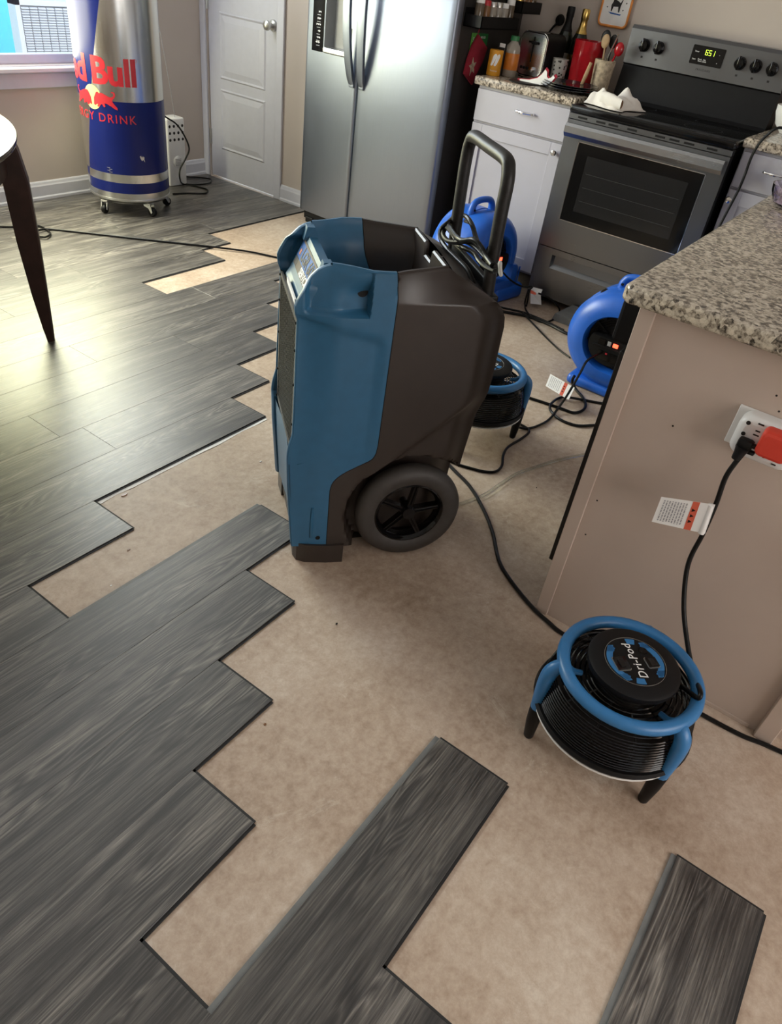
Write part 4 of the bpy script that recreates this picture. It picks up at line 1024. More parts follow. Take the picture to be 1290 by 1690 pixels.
mat_emit('lamp_red', (1.0, .05, .02), 6.0)
am2 = mover('blue snail-shaped blower peeking out behind the peninsula corner', (2.95, .762, 0), radians(-90)); am2.scale = (1.08, 1.08, 1.0)
am1 = copy_tree(am2); am1.location = (3.285, 1.715, 0); am1.rotation_euler = (0, 0, radians(-10)); am1.scale = (1.06, 1.06, 1.04); am1['label'] = 'blue snail-shaped blower behind the dehumidifier handle, before the cabinet'
plain('latch_grey', (.13, .13, .125), .5)
m = MB(); m.box((-.235, -.06, .20), (-.200, -.01, .26), .006); m.build('latch', 'latch_grey', am1, world=False)
m = MB(); m.box((-.170, -.142, .12), (-.130, -.112, .20), .004); m.build('red_label', 'logo_red', am1, world=False)

# ------------------------------------------------------------------ can-shaped drinks cooler
CC = Vector((2.783, 3.734, 0)); CR = .218; KZ = 1.028; PH0 = math.atan2(-CC.y, -CC.x)
cc = thing('can_cooler', 'tall blue and silver can-shaped cooler on casters', 'cooler', tuple(CC))
def cz(z): return 1.38-(1.38-z)*KZ
def cyl(th, z, o=0.0): return Vector((CC.x+(CR+o)*cos(PH0+th), CC.y+(CR+o)*sin(PH0+th), cz(z)))
def bnd(z): return radians(-44+(z-.62)*68)
zs = [.128, .168, .221, .263, .608]+[.608+.06*i for i in range(1, 14)]
zs = sorted(set([.128, .168, .221]+[.263+.0345*i for i in range(11)]+[.608+.06*i for i in range(1, 14)]))
m = MB(); N = 96
rows = [[cyl(bnd(z)+2*pi*k/N, z) for k in range(N)] for z in zs]
V = [p for r in rows for p in r]; F = []; MI = []
for i in range(len(zs)-1):
    zm = (zs[i]+zs[i+1])/2
    for k in range(N):
        F.append((i*N+k, i*N+(k+1) % N, (i+1)*N+(k+1) % N, (i+1)*N+k)); right = k < N//2
        if zm < .168: mi = 0
        elif zm < .221: mi = 1 if right else 0
        elif zm < .263: mi = 0 if right else 1
        elif zm < .608: mi = 1 if right else 0
        else: mi = 0 if right else 1
        MI.append(mi)
for f, mi in zip(F, MI): m.f.append(f); m.m.append(mi)
m.v = V
m.build('can_body', ['steel_can', 'can_blue'], cc, smooth=True, angle=60)
zt = cz(zs[-1])
m = MB(); m.lathe([(CR, zt), (CR-.005, zt+.02), (CR-.025, zt+.045), (CR-.03, zt+.055), (CR-.022, zt+.062), (CR-.03, zt+.068), (0, zt+.068)], 64, CC); m.build('lid', 'steel_can', cc, smooth=True)
m = MB(); m.lathe([(0, .074), (CR-.022, .074), (CR-.016, .082), (CR-.006, .086), (CR+.001, .092), (CR+.002, .100), (CR+.0005, .104), (0, .104)], 64, CC); m.build('base_ring', 'alu', cc, smooth=True)
for k, th in enumerate((-48, 30, 100, 190)):
    c = cyl(radians(th), 0, -.036); dr = Vector((cos(PH0+radians(th+20)), sin(PH0+radians(th+20)), 0)); sd = Vector((-dr.y, dr.x, 0))
    cs_ = bpy.data.objects.new('caster', None); COL.objects.link(cs_); cs_.parent = cc; cs_.location = (c.x-CC.x, c.y-CC.y, .006)
    ang = math.atan2(dr.y, dr.x); cs_.rotation_euler = (0, 0, ang)
    m = MB(); m.prism([(-.020, .070), (.022, .070), (.036, .024), (.026, .018), (.010, .044), (-.02, .052)], lambda a, b, d: (a, d, b), -.019, -.014); m.prism([(-.020, .070), (.022, .070), (.036, .024), (.026, .018), (.010, .044), (-.02, .052)], lambda a, b, d: (a, d, b), .014, .019); m.box((-.024, -.02, .060), (.026, .02, .0715), .003)
    m.build('caster_fork', 'alu', cs_, world=False)
    m = MB(); m.lathe([(.008, -.012), (.021, -.012), (.024, -.008), (.024, .008), (.021, .012), (.008, .012)], 22, (.024, 0, .024), 'y'); m.build('caster_wheel', 'black_plastic', cs_, smooth=True, world=False)
# print wrapped round the can
def wrap(th0, z0): return lambda a, b, d: cyl(th0+a/CR, z0+b, .0004+d)
T0 = radians(-41)
lettering('logo_text', 'Red', .162, wrap(T0-.020/CR, .730), 'logo_red', cc, depth=.0006, slice_w=.008, offset=.0055, align='RIGHT', spacing=.97)
lettering('logo_text', 'Bull', .162, wrap(T0+.006/CR, .730), 'logo_red', cc, depth=.0006, slice_w=.008, offset=.0055, align='LEFT', spacing=.97)
lettering('logo_text', 'ENERGY', .056, wrap(T0-.002/CR, .526), 'logo_red', cc, depth=.0006, slice_w=.008, offset=.0002, spacing=1.22, align='RIGHT')
lettering('logo_text', 'DRINK', .056, wrap(T0+.024/CR, .526), 'logo_red', cc, depth=.0006, slice_w=.008, offset=.0002, spacing=1.22, align='LEFT')
m = MB(); f = wrap(T0+.236/CR, .790); m.tube([f(.008*cos(a), .008*sin(a), .0006) for a in [2*pi*k/20 for k in range(20)]], .0008, 4, closed=True); m.build('logo_mark', 'logo_red', cc)
def decal(name, pts, mat, lift, th0=T0, z0=.614, mir=1):
    bm = bmesh.new(); vs = [bm.verts.new((x*mir, y, 0)) for x, y in pts]; bm.faces.new(vs); bmesh.ops.triangulate(bm, faces=bm.faces)
    x0 = min(v.co.x for v in bm.verts); x1 = max(v.co.x for v in bm.verts); x = x0+.006
    while x < x1: bmesh.ops.bisect_plane(bm, geom=bm.verts[:]+bm.edges[:]+bm.faces[:], plane_co=(x, 0, 0), plane_no=(1, 0, 0)); x += .006
    bm.verts.index_update(); fn = wrap(th0, z0); q = MB(); q.add([fn(v.co.x, v.co.y, lift) for v in bm.verts], [[v.index for v in g.verts] for g in bm.faces]); bm.free(); return q.build(name, mat, cc)
decal('logo_sun', [(.052*cos(2*pi*k/32), .055*sin(2*pi*k/32)) for k in range(32)], 'logo_yellow', .0004)
BULL = [(.006, -.030), (.010, .000), (.018, .014), (.026, .026), (.036, .028), (.042, .022), (.052, .026), (.066, .022), (.080, .016), (.096, .010), (.106, .012), (.116, .020), (.114, .030), (.104, .030), (.106, .036), (.122, .034), (.125, .020), (.116, .006), (.108, .000), (.108, -.010), (.118, -.022), (.130, -.034), (.130, -.044), (.116, -.040), (.100, -.030), (.090, -.026), (.078, -.020), (.066, -.020), (.070, -.034), (.062, -.038), (.052, -.024), (.044, -.030), (.034, -.040), (.026, -.038), (.030, -.026), (.020, -.030), (.014, -.036)]
decal('logo_bull', BULL, 'logo_red', .0009); decal('logo_bull', BULL, 'logo_red', .0009, mir=-1)
decal('scuff', [(-.012, .012), (-.004, .016), (0, .006), (.006, .014), (.010, .008), (.014, .010), (.012, -.004), (.016, -.016), (.011, -.012), (.006, -.004), (0, -.010), (-.006, -.002)], 'alu', .0006, radians(20), .345)
for k in range(4): decal('scuff', [(-.010, .001), (.010, .002), (.008, -.002), (-.006, -.001)], 'alu', .0006, radians(-28)+.05*(k % 2), .292-.007*k)
# white appliance standing behind the cooler
wa = thing('plug_in_heater', 'white perforated plug-in appliance standing behind the can cooler', 'appliance', (3.30, 3.975, 0))
m = MB(); m.box((3.235, 3.93, .0065), (3.375, 4.03, .40), .012, seg=3); m.build('body', 'white_plastic', wa, smooth=True)
for r_ in range(3):
    for c_ in range(4):
        m = MB(); m.lathe([(0, -.001), (.0085, -.0008), (.009, .002)], 12, (3.256+.033*c_, 3.93, .355-.038*r_), 'y'); m.build('vent_hole', 'dark_edge', wa)
m = MB(); m.lathe([(0, -.006), (.030, -.006), (.036, -.002), (.036, .001)], 24, (3.305, 3.93, .150), 'y'); m.build('round_grille', 'white_plastic', wa, smooth=True)
for k in range(5): MB().box((3.282, 3.9215, .130+.009*k), (3.328, 3.9245, .133+.009*k)).build('grille_slat', 'print_grey', wa)
def floor_pts(pp, z): return [on_z(x, y, z) for x, y in pp]
cw = [on_y(262, 180, 3.86), on_y(272, 192, 3.87), on_y(290, 204, 3.87), on_y(303, 222, 3.86), on_y(312, 245, 3.85), on_y(306, 262, 3.85), on_y(297, 280, 3.85), on_y(297, 296, 3.84), on_z(303, 304, .011), on_z(325, 308, .011), on_z(342, 313, .011), on_z(338, 319, .011), on_z(310, 319, .011), on_z(285, 320, .011)]
tag(MB().tube(cw, .0050, 8, smooth=6).build('appliance_cable', 'cord_rubber', smooth=True), 'black cord curling on the floor right of the can cooler', 'cord')
tag(MB().tube(floor_pts([(298, 291), (312, 292), (330, 293), (348, 296), (345, 302), (325, 305), (306, 304)], .012), .0045, 8, smooth=6).build('appliance_cable', 'cord_rubber', smooth=True), 'loop of black cord at the foot of the pantry door', 'cord')
tag(MB().tube([on_y(262, 40, 3.95), on_y(285, 170, 3.95), on_y(296, 250, 3.94), on_z(306, 303, .008)], .0016, 5, smooth=6).build('thin_wire', 'print_grey', smooth=True), 'thin grey wire hanging behind the can cooler', 'wire')

# ------------------------------------------------------------------ round dining table
TC = Vector((.70, 3.016, 0)); TR = .90
tb = thing('dining_table', 'dark wood round dining table at the left edge', 'table', tuple(TC))
m = MB(); m.lathe([(0, .740), (TR-.010, .740), (TR-.002, .737), (TR, .730), (TR-.004, .720), (TR-.02, .712), (0, .712)], 96, TC); m.build('table_top', 'table_finish', tb, smooth=True)
m = MB(); m.lathe([(TR-.045, .712), (TR-.045, .630), (TR-.075, .630), (TR-.075, .712)], 96, TC, cap=False); m.build('apron', 'dark_wood', tb, smooth=True)
la = math.atan2(2.530-TC.y, 1.447-TC.x)
for k in range(4):
    a = la+k*pi/2; c, s = cos(a), sin(a)
    if not -.2 < .9*0: pass
    q = lambda r, t, z: Vector((TC.x+r*c-t*s, TC.y+r*s+t*c, z))
    rows = []
    for z, ri, ro, hw in ((.711, .830, .892, .038), (.695, .831, .897, .041), (.60, .832, .912, .043), (.40, .840, .914, .038), (.20, .856, .911, .030), (.06, .872, .908, .021), (.0065, .880, .906, .016)):
        rows.append([q(ri, -hw, z), q(ro-.006, -hw, z), q(ro, -hw+.006, z), q(ro, hw-.006, z), q(ro-.006, hw, z), q(ri, hw, z)])
    m = MB(); m.grid(rows, closed=True); m.add(rows[0], [tuple(range(6))]); m.add(rows[-1], [tuple(range(6))]); m.build('leg', 'dark_wood', tb)

# ------------------------------------------------------------------ outside the window
plain('teal_siding', (.10, .60, .75), .6, var=.05)
wall_o = tag(MB().box((1.5, 7.2, -.3), (6.0, 7.4, 3.0)).build('neighbour_wall', 'teal_siding'), 'turquoise wall seen outside the window', 'wall')
lv = thing('outdoor_unit', 'white louvred outdoor unit seen through the window', 'outdoor unit', (4.2, 6.3, -.3))
LX0, LX1, LY, LZ0, LZ1 = 3.80, 4.62, 6.3, -.28, .72
m = MB()
for lo, hi in (((LX0, LZ0), (LX0+.04, LZ1)), ((LX1-.04, LZ0), (LX1, LZ1)), ((LX0, LZ0), (LX1, LZ0+.04)), ((LX0, LZ1-.035), (LX1, LZ1))): m.box((lo[0], LY, lo[1]), (hi[0], LY+.10, hi[1]))
m.box((LX0+.02, LY+.05, LZ0+.02), (LX1-.02, LY+.09, LZ1-.02), mat=1); m.build('casing', ['white_trim', 'print_grey'], lv)
for c_ in range(10):
    for k in range(24):
        x0 = LX0+.050+.073*c_; z = LZ1-.058-.0175*k; m = MB(); m.add([(x0, LY, z), (x0+.066, LY, z), (x0+.066, LY+.012, z+.012), (x0, LY+.012, z+.012), (x0, LY+.002, z-.0015), (x0+.066, LY+.002, z-.0015), (x0+.066, LY+.014, z+.0105), (x0, LY+.014, z+.0105)], [(0, 1, 2, 3), (4, 5, 6, 7), (0, 1, 5, 4), (2, 3, 7, 6)]); m.build('slat', 'white_trim', lv)
tag(MB().box((-6, Y_LEFT+.3, -.6), (12, 14, -.3)).build('ground', 'concrete'), 'pale ground outside the window', 'ground', kind='structure')

# ------------------------------------------------------------------ things on and above the counter left of the stove
ZT = ZC1
def cy(px, py, X): return on_x(px, py, X).y
def jar(name, label, cat, x, y, prof, mats, z=ZT+.0005, n=24, group=None, parts=()):
    t = thing(name, label, cat, (x, y, z), 0, group)
    m = MB(); m.lathe(prof, n); m.build('body', mats, t, smooth=True, world=False)
    for nm, pr, mt in parts:
        m = MB(); m.lathe(pr, n); m.build(nm, mt, t, smooth=True, world=False)
    return t
plain('mustard', (.62, .27, .012), .45); plain('juice_orange', (.55, .17, .02), .35); plain('lid_green', (.02, .16, .05), .4); plain('jar_dark', (.10, .075, .05), .15); plain('bottle_dark', (.010, .014, .010), .08)
plain('gold_foil', (.62, .42, .13), .28, 1.0, var=.3, scale=60); plain('red_glaze', (.33, .008, .014), .14); plain('wicker', (.42, .34, .24), .6, var=.4, scale=70, bump=.6, bscale=110); plain('wood_spoon', (.42, .28, .15), .6); plain('dark_plate', (.012, .013, .018), .12)
plain('cup_pattern', (.40, .39, .37), .35, var=.05); plain('cloth_red', (.30, .012, .03), .85, bump=.3, bscale=800); plain('card_green', (.10, .36, .06), .5); plain('dark_green', (.01, .14, .03), .5); plain('orange_trim', (.70, .26, .06), .8); plain('spice_brown', (.20, .09, .03), .3); plain('lid_red', (.45, .012, .02), .35); plain('clear_jar', (.30, .27, .23), .08)
X0 = 3.70
c = jar('canister', 'mustard yellow canister at the end of the counter', 'canister', 3.715, cy(817, 100, 3.715), [(0, 0), (.033, 0), (.034, .003), (.034, .105), (.032, .108), (0, .108)], 'mustard')
for dx in (-.4, .25):
    m = MB(); th0 = math.atan2(-c.location.y, -c.location.x)+dx*.75+.05
    def wr2(a, b, d): return (.0345*cos(th0+a/.0475)+d*cos(th0), .0345*sin(th0+a/.0475)+d*sin(th0), b*.7)
    P = [(.0125*cos(t)+.0, .018*sin(t)+.115) for t in [pi*k/8 for k in range(9)]]+[(-.010, .080)]+[(.0085*cos(t)-.003, .0085*sin(t)+.068) for t in [pi+pi*k/8 for k in range(9)]]+[(.008, .080)]
    m.prism([(a+(b-.09)*.25, b) for a, b in P], wr2, -.0002, .0008); m.build('print', 'paper_white', c, world=False)
th0 = math.atan2(-c.location.y, -c.location.x)
lettering('print_text', 'footsteps', .013, lambda a, b, d: (.0345*cos(th0+a/.0475)+d*cos(th0), .0345*sin(th0+a/.0475)+d*sin(th0), .022+b*.7), 'paper_white', c, world=False, depth=.0009, slice_w=.006)
jar('juice_bottle', 'clear plastic bottle with an orange label and green cap', 'bottle', 3.80, cy(845, 90, 3.80), [(0, 0), (.034, 0), (.037, .004), (.037, .115), (.033, .130), (.022, .143), (.019, .148), (.019, .155), (0, .155)], 'clear_jar', parts=(('label', [(.0375, .030), (.0378, .031), (.0378, .100), (.0375, .101)], 'juice_orange'), ('cap', [(0, .172), (.020, .172), (.0215, .168), (.0215, .152), (0, .152)], 'lid_green')))
bx = thing('small_box', 'small dark open box behind the yellow canister', 'box', (3.80, 2.015, ZT+.0005))
m = MB(); m.box((3.752, 2.000, ZT+.0005), (3.775, 2.042, ZT+.118), .002, seg=1); m.build('body', 'dark_edge', bx)
m = MB(); m.box((3.76, 2.005, ZT+.1185), (3.763, 2.035, ZT+.135)); m.build('packet', 'paper_white', bx)
# toaster
tx, ty = 3.98, cy(881, 95, 3.90)
ts = thing('toaster', 'steel two-slice toaster facing out from the wall', 'toaster', (tx, ty, ZT+.0005), radians(-8))
m = MB(); P = rrect(.158, .190, .035, 6, 0, .103); m.prism(P, lambda a, b, d: (d, a, b), -.085, .080); m.build('shell', 'black_plastic', ts, smooth=True, world=False)
m = MB(); P = rrect(.150, .180, .032, 6, 0, .103); m.prism(P, lambda a, b, d: (d, a, b), -.0895, -.0855); fp = m.build('front_plate', 'steel_handle', ts, world=False)
m = MB(); Q = rrect(.158, .190, .035, 6, 0, .103); m.tube([(-.088, a, b) for a, b in Q], .003, 6, closed=True); m.build('edge_trim', 'chrome', fp, smooth=True, world=False)
m = MB(); m.box((-.0915, -.003, .07), (-.089, .003, .178)); m.box((-.0915, -.035, .150), (-.089, .030, .158)); m.build('lever_slot', 'black_plastic', fp, world=False)
m = MB(); m.box((-.108, -.026, .146), (-.0905, .004, .160), .004); m.build('lever', 'black_plastic', fp, world=False)
for y in (.048, .030, .012):
    m = MB(); m.lathe([(0, -.004), (.007, -.003), (.007, 0)], 12, (-.0895, y, .042), 'x'); m.build('button', 'dark_edge', fp, world=False)
m = MB(); m.lathe([(0, -.016), (.011, -.015), (.013, 0)], 16, (-.0895, -.022, .040), 'x'); m.build('dial', 'chrome', fp, smooth=True, world=False)
for y in (-.035, .035):
    MB().box((-.06, y-.014, .1975), (.06, y+.014, .1988)).build('bread_slot', 'black_gloss', ts, world=False)
for x in (-.07, .065):
    for y in (-.055, .055): MB().box((x-.01, y-.01, 0), (x+.01, y+.01, .009)).build('foot', 'black_plastic', ts, world=False)
# patterned cup, plates, bottles, canister, utensil crock
cu = jar('patterned_cup', 'grey dotted cup between the toaster and red canister', 'cup', 3.965, cy(925, 100, 3.965), [(0, 0), (.030, 0), (.036, .01), (.040, .105), (.037, .105), (.033, .012), (0, .012)], 'cup_pattern')
rnd = random.Random(5)
for k in range(26):
    a = rnd.uniform(pi*.9, pi*1.75); z = rnd.uniform(.02, .10); r = .036+.004*z/.105+.0003; m = MB(); m.lathe([(0, .0006), (.0045, 0)], 7, axis='x')
    m.v = [Vector(((v.x+r)*cos(a)-v.y*sin(a), (v.x+r)*sin(a)+v.y*cos(a), v.z+z)) for v in m.v]; m.build('dot', 'dark_edge', cu, world=False)
PPl = Vector((3.765, cy(938, 145, 3.765), ZT+.0005))
for k, (r, lab) in enumerate(((.136, 'lowest of the three stacked black plates on the counter'), (.134, 'middle of the three stacked black plates on the counter'), (.132, 'topmost of the three stacked black plates on the counter'))):
    o = tag(MB().lathe([(0, .0), (r*.6, .0), (r*.7, .003), (r, .014), (r, .0165), (r*.7, .0065), (r*.58, .004), (0, .004)], 48).build('dinner_plate', 'dark_plate', smooth=True), lab, 'plate', 'stacked black plates'); o.location = PPl+Vector((.003*k, -.003*k, .0085*k))
def bottle(x, y, label, foil):
    t = thing('wine_bottle', label, 'bottle', (x, y, ZT+.0005), 0, 'wine bottles by the wall')
    m = MB(); m.lathe([(0, 0), (.040, 0), (.044, .005), (.044, .16), (.040, .185), (.022, .225), (.0165, .245), (.0155, .295), (0, .296)], 24); m.build('glass', 'bottle_dark', t, smooth=True, world=False)
    m = MB(); m.lathe([(.030, .212), (.0225, .228), (.0178, .245), (.0172, .270), (.0195, .275), (.0195, .310), (.017, .316), (0, .317)], 20); m.build('foil', foil, t, smooth=True, world=False)
    m = MB(); m.lathe([(.0443, .04), (.0445, .041), (.0445, .12), (.0443, .121)], 24); m.build('label', 'cup_pattern' if foil != 'gold_foil' else 'gold_foil', t, world=False)
bottle(4.13, cy(935, 50, 4.13), 'dark wine bottle with a black capsule by the wall', 'black_plastic')
bottle(4.12, cy(959, 55, 4.12), 'wine bottle with gold foil beside the red canister', 'gold_foil')
rx = 4.02
jar('red_canister', 'glossy red round canister among the kitchen tools', 'canister', rx, cy(966, 110, rx), [(0, 0), (.068, 0), (.073, .006), (.080, .19), (.081, .197), (.077, .197), (.070, .010), (0, .010)], 'red_glaze', n=36)
ux = 3.955; uy = cy(996, 112, ux)
cr = jar('utensil_crock', 'woven cream crock full of kitchen utensils by the stove', 'crock', ux, uy, [(0, 0), (.040, 0), (.043, .005), (.050, .135), (.047, .138), (.039, .01), (0, .01)], 'wicker', n=36)
def utensil(name, label, pts, r, mat, head=None):
    t = thing(name, label, 'utensil', (ux, uy, ZT+.012), 0, 'utensils in the woven crock')
    m = MB(); m.tube(pts, r, 8, smooth=3); m.build('shaft', mat, t, smooth=True, world=False)
    if head:
        c_, sx, sy, sz, mt = head; m = MB(); bm = bmesh.new(); bmesh.ops.create_uvsphere(bm, u_segments=14, v_segments=8, radius=1)
        for v in bm.verts: v.co = Vector((v.co.x*sx+c_[0], v.co.y*sy+c_[1], v.co.z*sz+c_[2]))
        m.add_bm(bm); m.build('head', mt, t, smooth=True, world=False)
utensil('ladle', 'red ladle rising from the woven crock', [(0, -.01, .02), (.0, -.034, .125), (-.005, -.048, .165)], .005, 'red_glaze', ((-.005, -.054, .178), .016, .024, .030, 'red_glaze'))
utensil('cooking_spoon', 'pale wooden spoon rising from the woven crock', [(0, .01, .02), (.012, .020, .13), (.014, .028, .18)], .004, 'wood_spoon', ((.014, .031, .198), .007, .021, .030, 'wood_spoon'))
utensil('spatula', 'black spatula leaning left in the woven crock', [(.012, .010, .02), (.020, .026, .13), (.028, .036, .19)], .004, 'black_plastic', ((.030, .040, .212), .006, .024, .032, 'black_plastic'))
utensil('slotted_spoon', 'dark slotted spoon at the back of the crock', [(.02, 0, .02), (.032, .0, .13), (.040, .002, .18)], .004, 'black_plastic', ((.042, .002, .200), .007, .022, .030, 'dark_edge'))
utensil('kitchen_knife_steel', 'slim steel rod leaning across the woven crock', [(-.012, .016, .02), (-.018, -.012, .138), (-.024, -.040, .235)], .004, 'chrome')
sp = thing('spoon_rest', 'white wooden spoon leaning beside the woven crock', 'spoon', (ux-.075, uy+.055, ZT+.0005)); m = MB(); m.tube([(0, .01, .0105), (.006, .0, .06), (.012, -.010, .12)], [.006, .010, .008], 8, smooth=3); m.build('body', 'wood_spoon', sp, smooth=True, world=False)
# white cut-out ornament with red edging lying on a mat
so = thing('cutout_ornament', 'white curved ornament with dark red edging before the toaster', 'ornament', (3.705, cy(890, 120, 3.72), ZT+.0005), radians(6))
def ornament(sc, x0, x1, mat, nm):
    P = [(.115, .012), (.05, .018), (.0, .034), (-.022, .056), (-.036, .082), (-.052, .072), (-.058, .050), (-.070, .042), (-.086, .048), (-.098, .062), (-.112, .052), (-.098, .028), (-.075, .012), (-.03, .004), (.05, .002), (.11, .004)]
    m = MB(); cx_, cz = -.01, .03; m.prism([(cx_+(a-cx_)*sc, cz*sc+(b-cz)*sc) for a, b in [(.78*p_, .85*q_) for p_, q_ in P]], lambda a, b, d: (d+b*.25, a, b+.002), x0, x1); return m.build(nm, mat, so, world=False)
ornament(1.10, 0, .010, 'cloth_red', 'edging'); ornament(.97, -.004, .006, 'paper_white', 'face')
tag(MB().lathe([(0, 0), (.075, 0), (.078, .003), (.075, .006), (0, .006)], 30, (3.70, cy(868, 124, 3.70), ZT+.0005)).build('trivet', 'dark_edge', smooth=True), 'flat dark mat lying on the counter before the bottle', 'mat')
# magnetic racks on the refrigerator side
def rack(x0, x1, z, label, n, colors, caps):
    t = thing('spice_rack', label, 'rack', ((x0+x1)/2, FY0-.03, z), 0, 'black spice racks')
    m = MB(); ya, yb = FY0-.088, FY0+.011
    m.box((x0, ya, z), (x1, yb, z+.004)); m.box((x0, ya, z), (x1, ya+.004, z+.050)); m.box((x0, ya, z), (x0+.004, yb, z+.050)); m.box((x1-.004, ya, z), (x1, yb, z+.050)); m.box((x0, yb-.004, z), (x1, yb, z+.075)); m.build('tray', 'black_plastic', t)
    for k in range(n):
        x = lerp(x0+.035, x1-.035, k/(n-1)); h = (.115, .105, .10, .10, .098)[k % 5]
        jar('spice_jar', colors[k][0], 'jar', x, FY0-.045, [(0, 0), (.021, 0), (.0225, .004), (.0225, h*.78), (.019, h*.84), (0, h*.84)], colors[k][1], z=z+.0045, n=16, group='spice jars', parts=(('lid', [(.0185, h*.82), (.0205, h*.82), (.0205, h), (.019, h+.002), (0, h+.002)], caps[k]),))
rack(3.575, 3.945, 1.130, 'lower black magnetic spice rack on the refrigerator side', 6,
     [('dark spice jar with white lid at the rack end nearest the camera', 'jar_dark'), ('spice jar with a red lid in the lower rack', 'spice_brown'), ('spice jar third from the near end of the lower rack', 'clear_jar'), ('spice jar fourth from the near end of the lower rack', 'clear_jar'), ('spice jar fifth from the near end of the lower rack', 'clear_jar'), ('spice jar with a white lid at the far end of the lower rack', 'jar_dark')],
     ['paper_white', 'lid_red', 'alu', 'alu', 'paper_white', 'paper_white'])
rack(3.955, 4.165, 1.20, 'upper black magnetic spice rack nearer the wall', 4,
     [('copper-coloured shaker at the near end of the upper rack', 'gold_foil'), ('spice jar second from the near end of the upper rack', 'spice_brown'), ('spice jar third from the near end of the upper rack', 'spice_brown'), ('spice jar at the wall end of the upper rack', 'jar_dark')], ['alu', 'black_plastic', 'black_plastic', 'black_plastic'])
# cards and pot holders
yf = FY0+.0115
gc = thing('greeting_card', 'two-tone green card stuck to the refrigerator side', 'card', (3.69, yf, 1.05))
def fq(px, py): 
    p = on_y(px, py, yf-.002); return (p.x, p.z)
m = MB(); P = [fq(779, 54), fq(806, 56), fq(803, 75), fq(774, 85)]; m.prism(P, lambda a, b, d: (a, d, b), yf-.0015, yf-.0003); m.build('card', 'dark_green', gc)
m = MB(); P = [fq(779, 54), fq(788, 54.5), fq(784, 82), fq(774, 85)]; m.prism(P, lambda a, b, d: (a, d, b), yf-.0022, yf-.0016); m.build('card_band', 'card_green', gc)
lettering('card_text', 'S', .03, lambda a, b, d: (fq(781, 66)[0]+a, yf-.0023-d, fq(781, 66)[1]+b), 'paper_white', gc, depth=.0004)
lettering('card_text', 'WE GO', .014, lambda a, b, d: (fq(797, 62)[0]+a, yf-.0016-d, fq(797, 62)[1]+b), 'paper_white', gc, depth=.0004)
yp = yf-.012
def pq(px, py):
    p = on_y(px, py, yp); return (p.x, p.z)
ph = thing('pot_holder', 'dark red pot holder with a star hanging on the refrigerator side', 'pot holder', (3.62, yp, .93))
m = MB(); P = [pq(789, 57), pq(796, 68), pq(803, 79), pq(795, 103), pq(785, 122), pq(778, 140), pq(771, 130), pq(765, 122), pq(771, 98), pq(779, 75)]; m.prism(P, lambda a, b, d: (a, d, b), yp-.004, yp+.006); m.build('cloth', 'cloth_red', ph)
c0 = pq(778, 110); m = MB(); m.prism([(c0[0]+(.036 if k % 2 == 0 else .016)*cos(2*pi*k/10+.5), c0[1]+(.042 if k % 2 == 0 else .018)*sin(2*pi*k/10+.5)) for k in range(10)], lambda a, b, d: (a, d, b), yp-.0055, yp-.0038); m.build('star', 'wicker', ph)
m = MB(); P0 = pq(789, 57); m.tube([(P0[0], yp, P0[1]-.004), (P0[0]-.005, yp, P0[1]+.012), (P0[0]+.004, yp, P0[1]+.022), (P0[0]+.008, yp, P0[1]+.008)], .0015, 6, smooth=3); m.build('loop', 'cloth_red', ph)
xw = X_BACK-.012
dh2 = thing('pot_holder', 'white pot holder with orange binding and a small dog print on the wall', 'pot holder', (xw, 1.66, 1.25))
def wq(px, py): 
    p = on_x(px, py, xw); return p.y, p.z
cY, cZ = wq(1019, 0)[0], wq(1019, 0)[1]
w_ = .150; h_ = .240; zc_ = wq(1018, 45)[1]+h_/2; yc_ = (wq(996, 0)[0]+wq(1042, 0)[0])/2-.003
m = MB(); m.prism(rrect(w_, h_, .022, 5), lambda a, b, d: (xw-d, yc_+a, zc_+b), -.006, .004); m.build('pad', 'paper_white', dh2)
m = MB(); m.tube([(xw-.002, yc_+a, zc_+b) for a, b in rrect(w_, h_, .022, 5)], .006, 8, closed=True); m.build('binding', 'orange_trim', dh2, smooth=True)
fw = lambda a, b, d: (xw-.0042-d, yc_-a, zc_+b)
DOG = [(-.022, -.060), (-.017, -.060), (-.013, -.040), (.012, -.038), (.017, -.060), (.023, -.060), (.024, -.034), (.030, -.008), (.026, -.008), (.020, -.022), (.008, -.016), (-.004, -.012), (-.004, .006), (-.010, .014), (-.020, .013), (-.028, .004), (-.026, -.001), (-.018, -.003), (-.019, -.020), (-.025, -.034)]
m = MB(); m.prism(DOG, fw, -.0005, .001); m.build('dog_print', 'dark_edge', dh2)
m = MB(); m.prism([(-.024, .008), (-.016, .012), (-.015, .004), (-.024, .001)], fw, .0009, .0015); m.build('dog_muzzle', 'spice_brown', dh2)
m = MB(); m.prism([(-.035, -.063), (.036, -.067), (.030, -.072), (-.020, -.070)], fw, -.0005, .0006); m.build('ground_print', 'band_blue', dh2)
for a, b in ((-.045, .03), (-.05, -.01), (.045, .02), (.05, -.02), (-.045, -.045), (.035, .05), (-.03, .055), (.0, .045), (.048, .06), (-.055, .065), (.040, -.05)):
    m = MB(); m.prism([(a-.004, b), (a, b-.003), (a+.004, b+.001), (a+.001, b+.004)], fw, -.0005, .0008); m.build('speck_print', 'dark_edge', dh2)
m = MB(); m.prism([(-.022, .09), (.022, .09), (.012, .045), (.0, .036), (-.012, .045)], fw, -.0005, .0012); m.build('patch', 'orange_trim', dh2)
m = MB(); m.tube([(xw, yc_-.004, zc_+h_/2), (xw, yc_-.008, zc_+h_/2+.03), (xw, yc_+.008, zc_+h_/2+.03), (xw, yc_+.004, zc_+h_/2)], .0025, 6, smooth=3); m.build('loop', 'orange_trim', dh2)
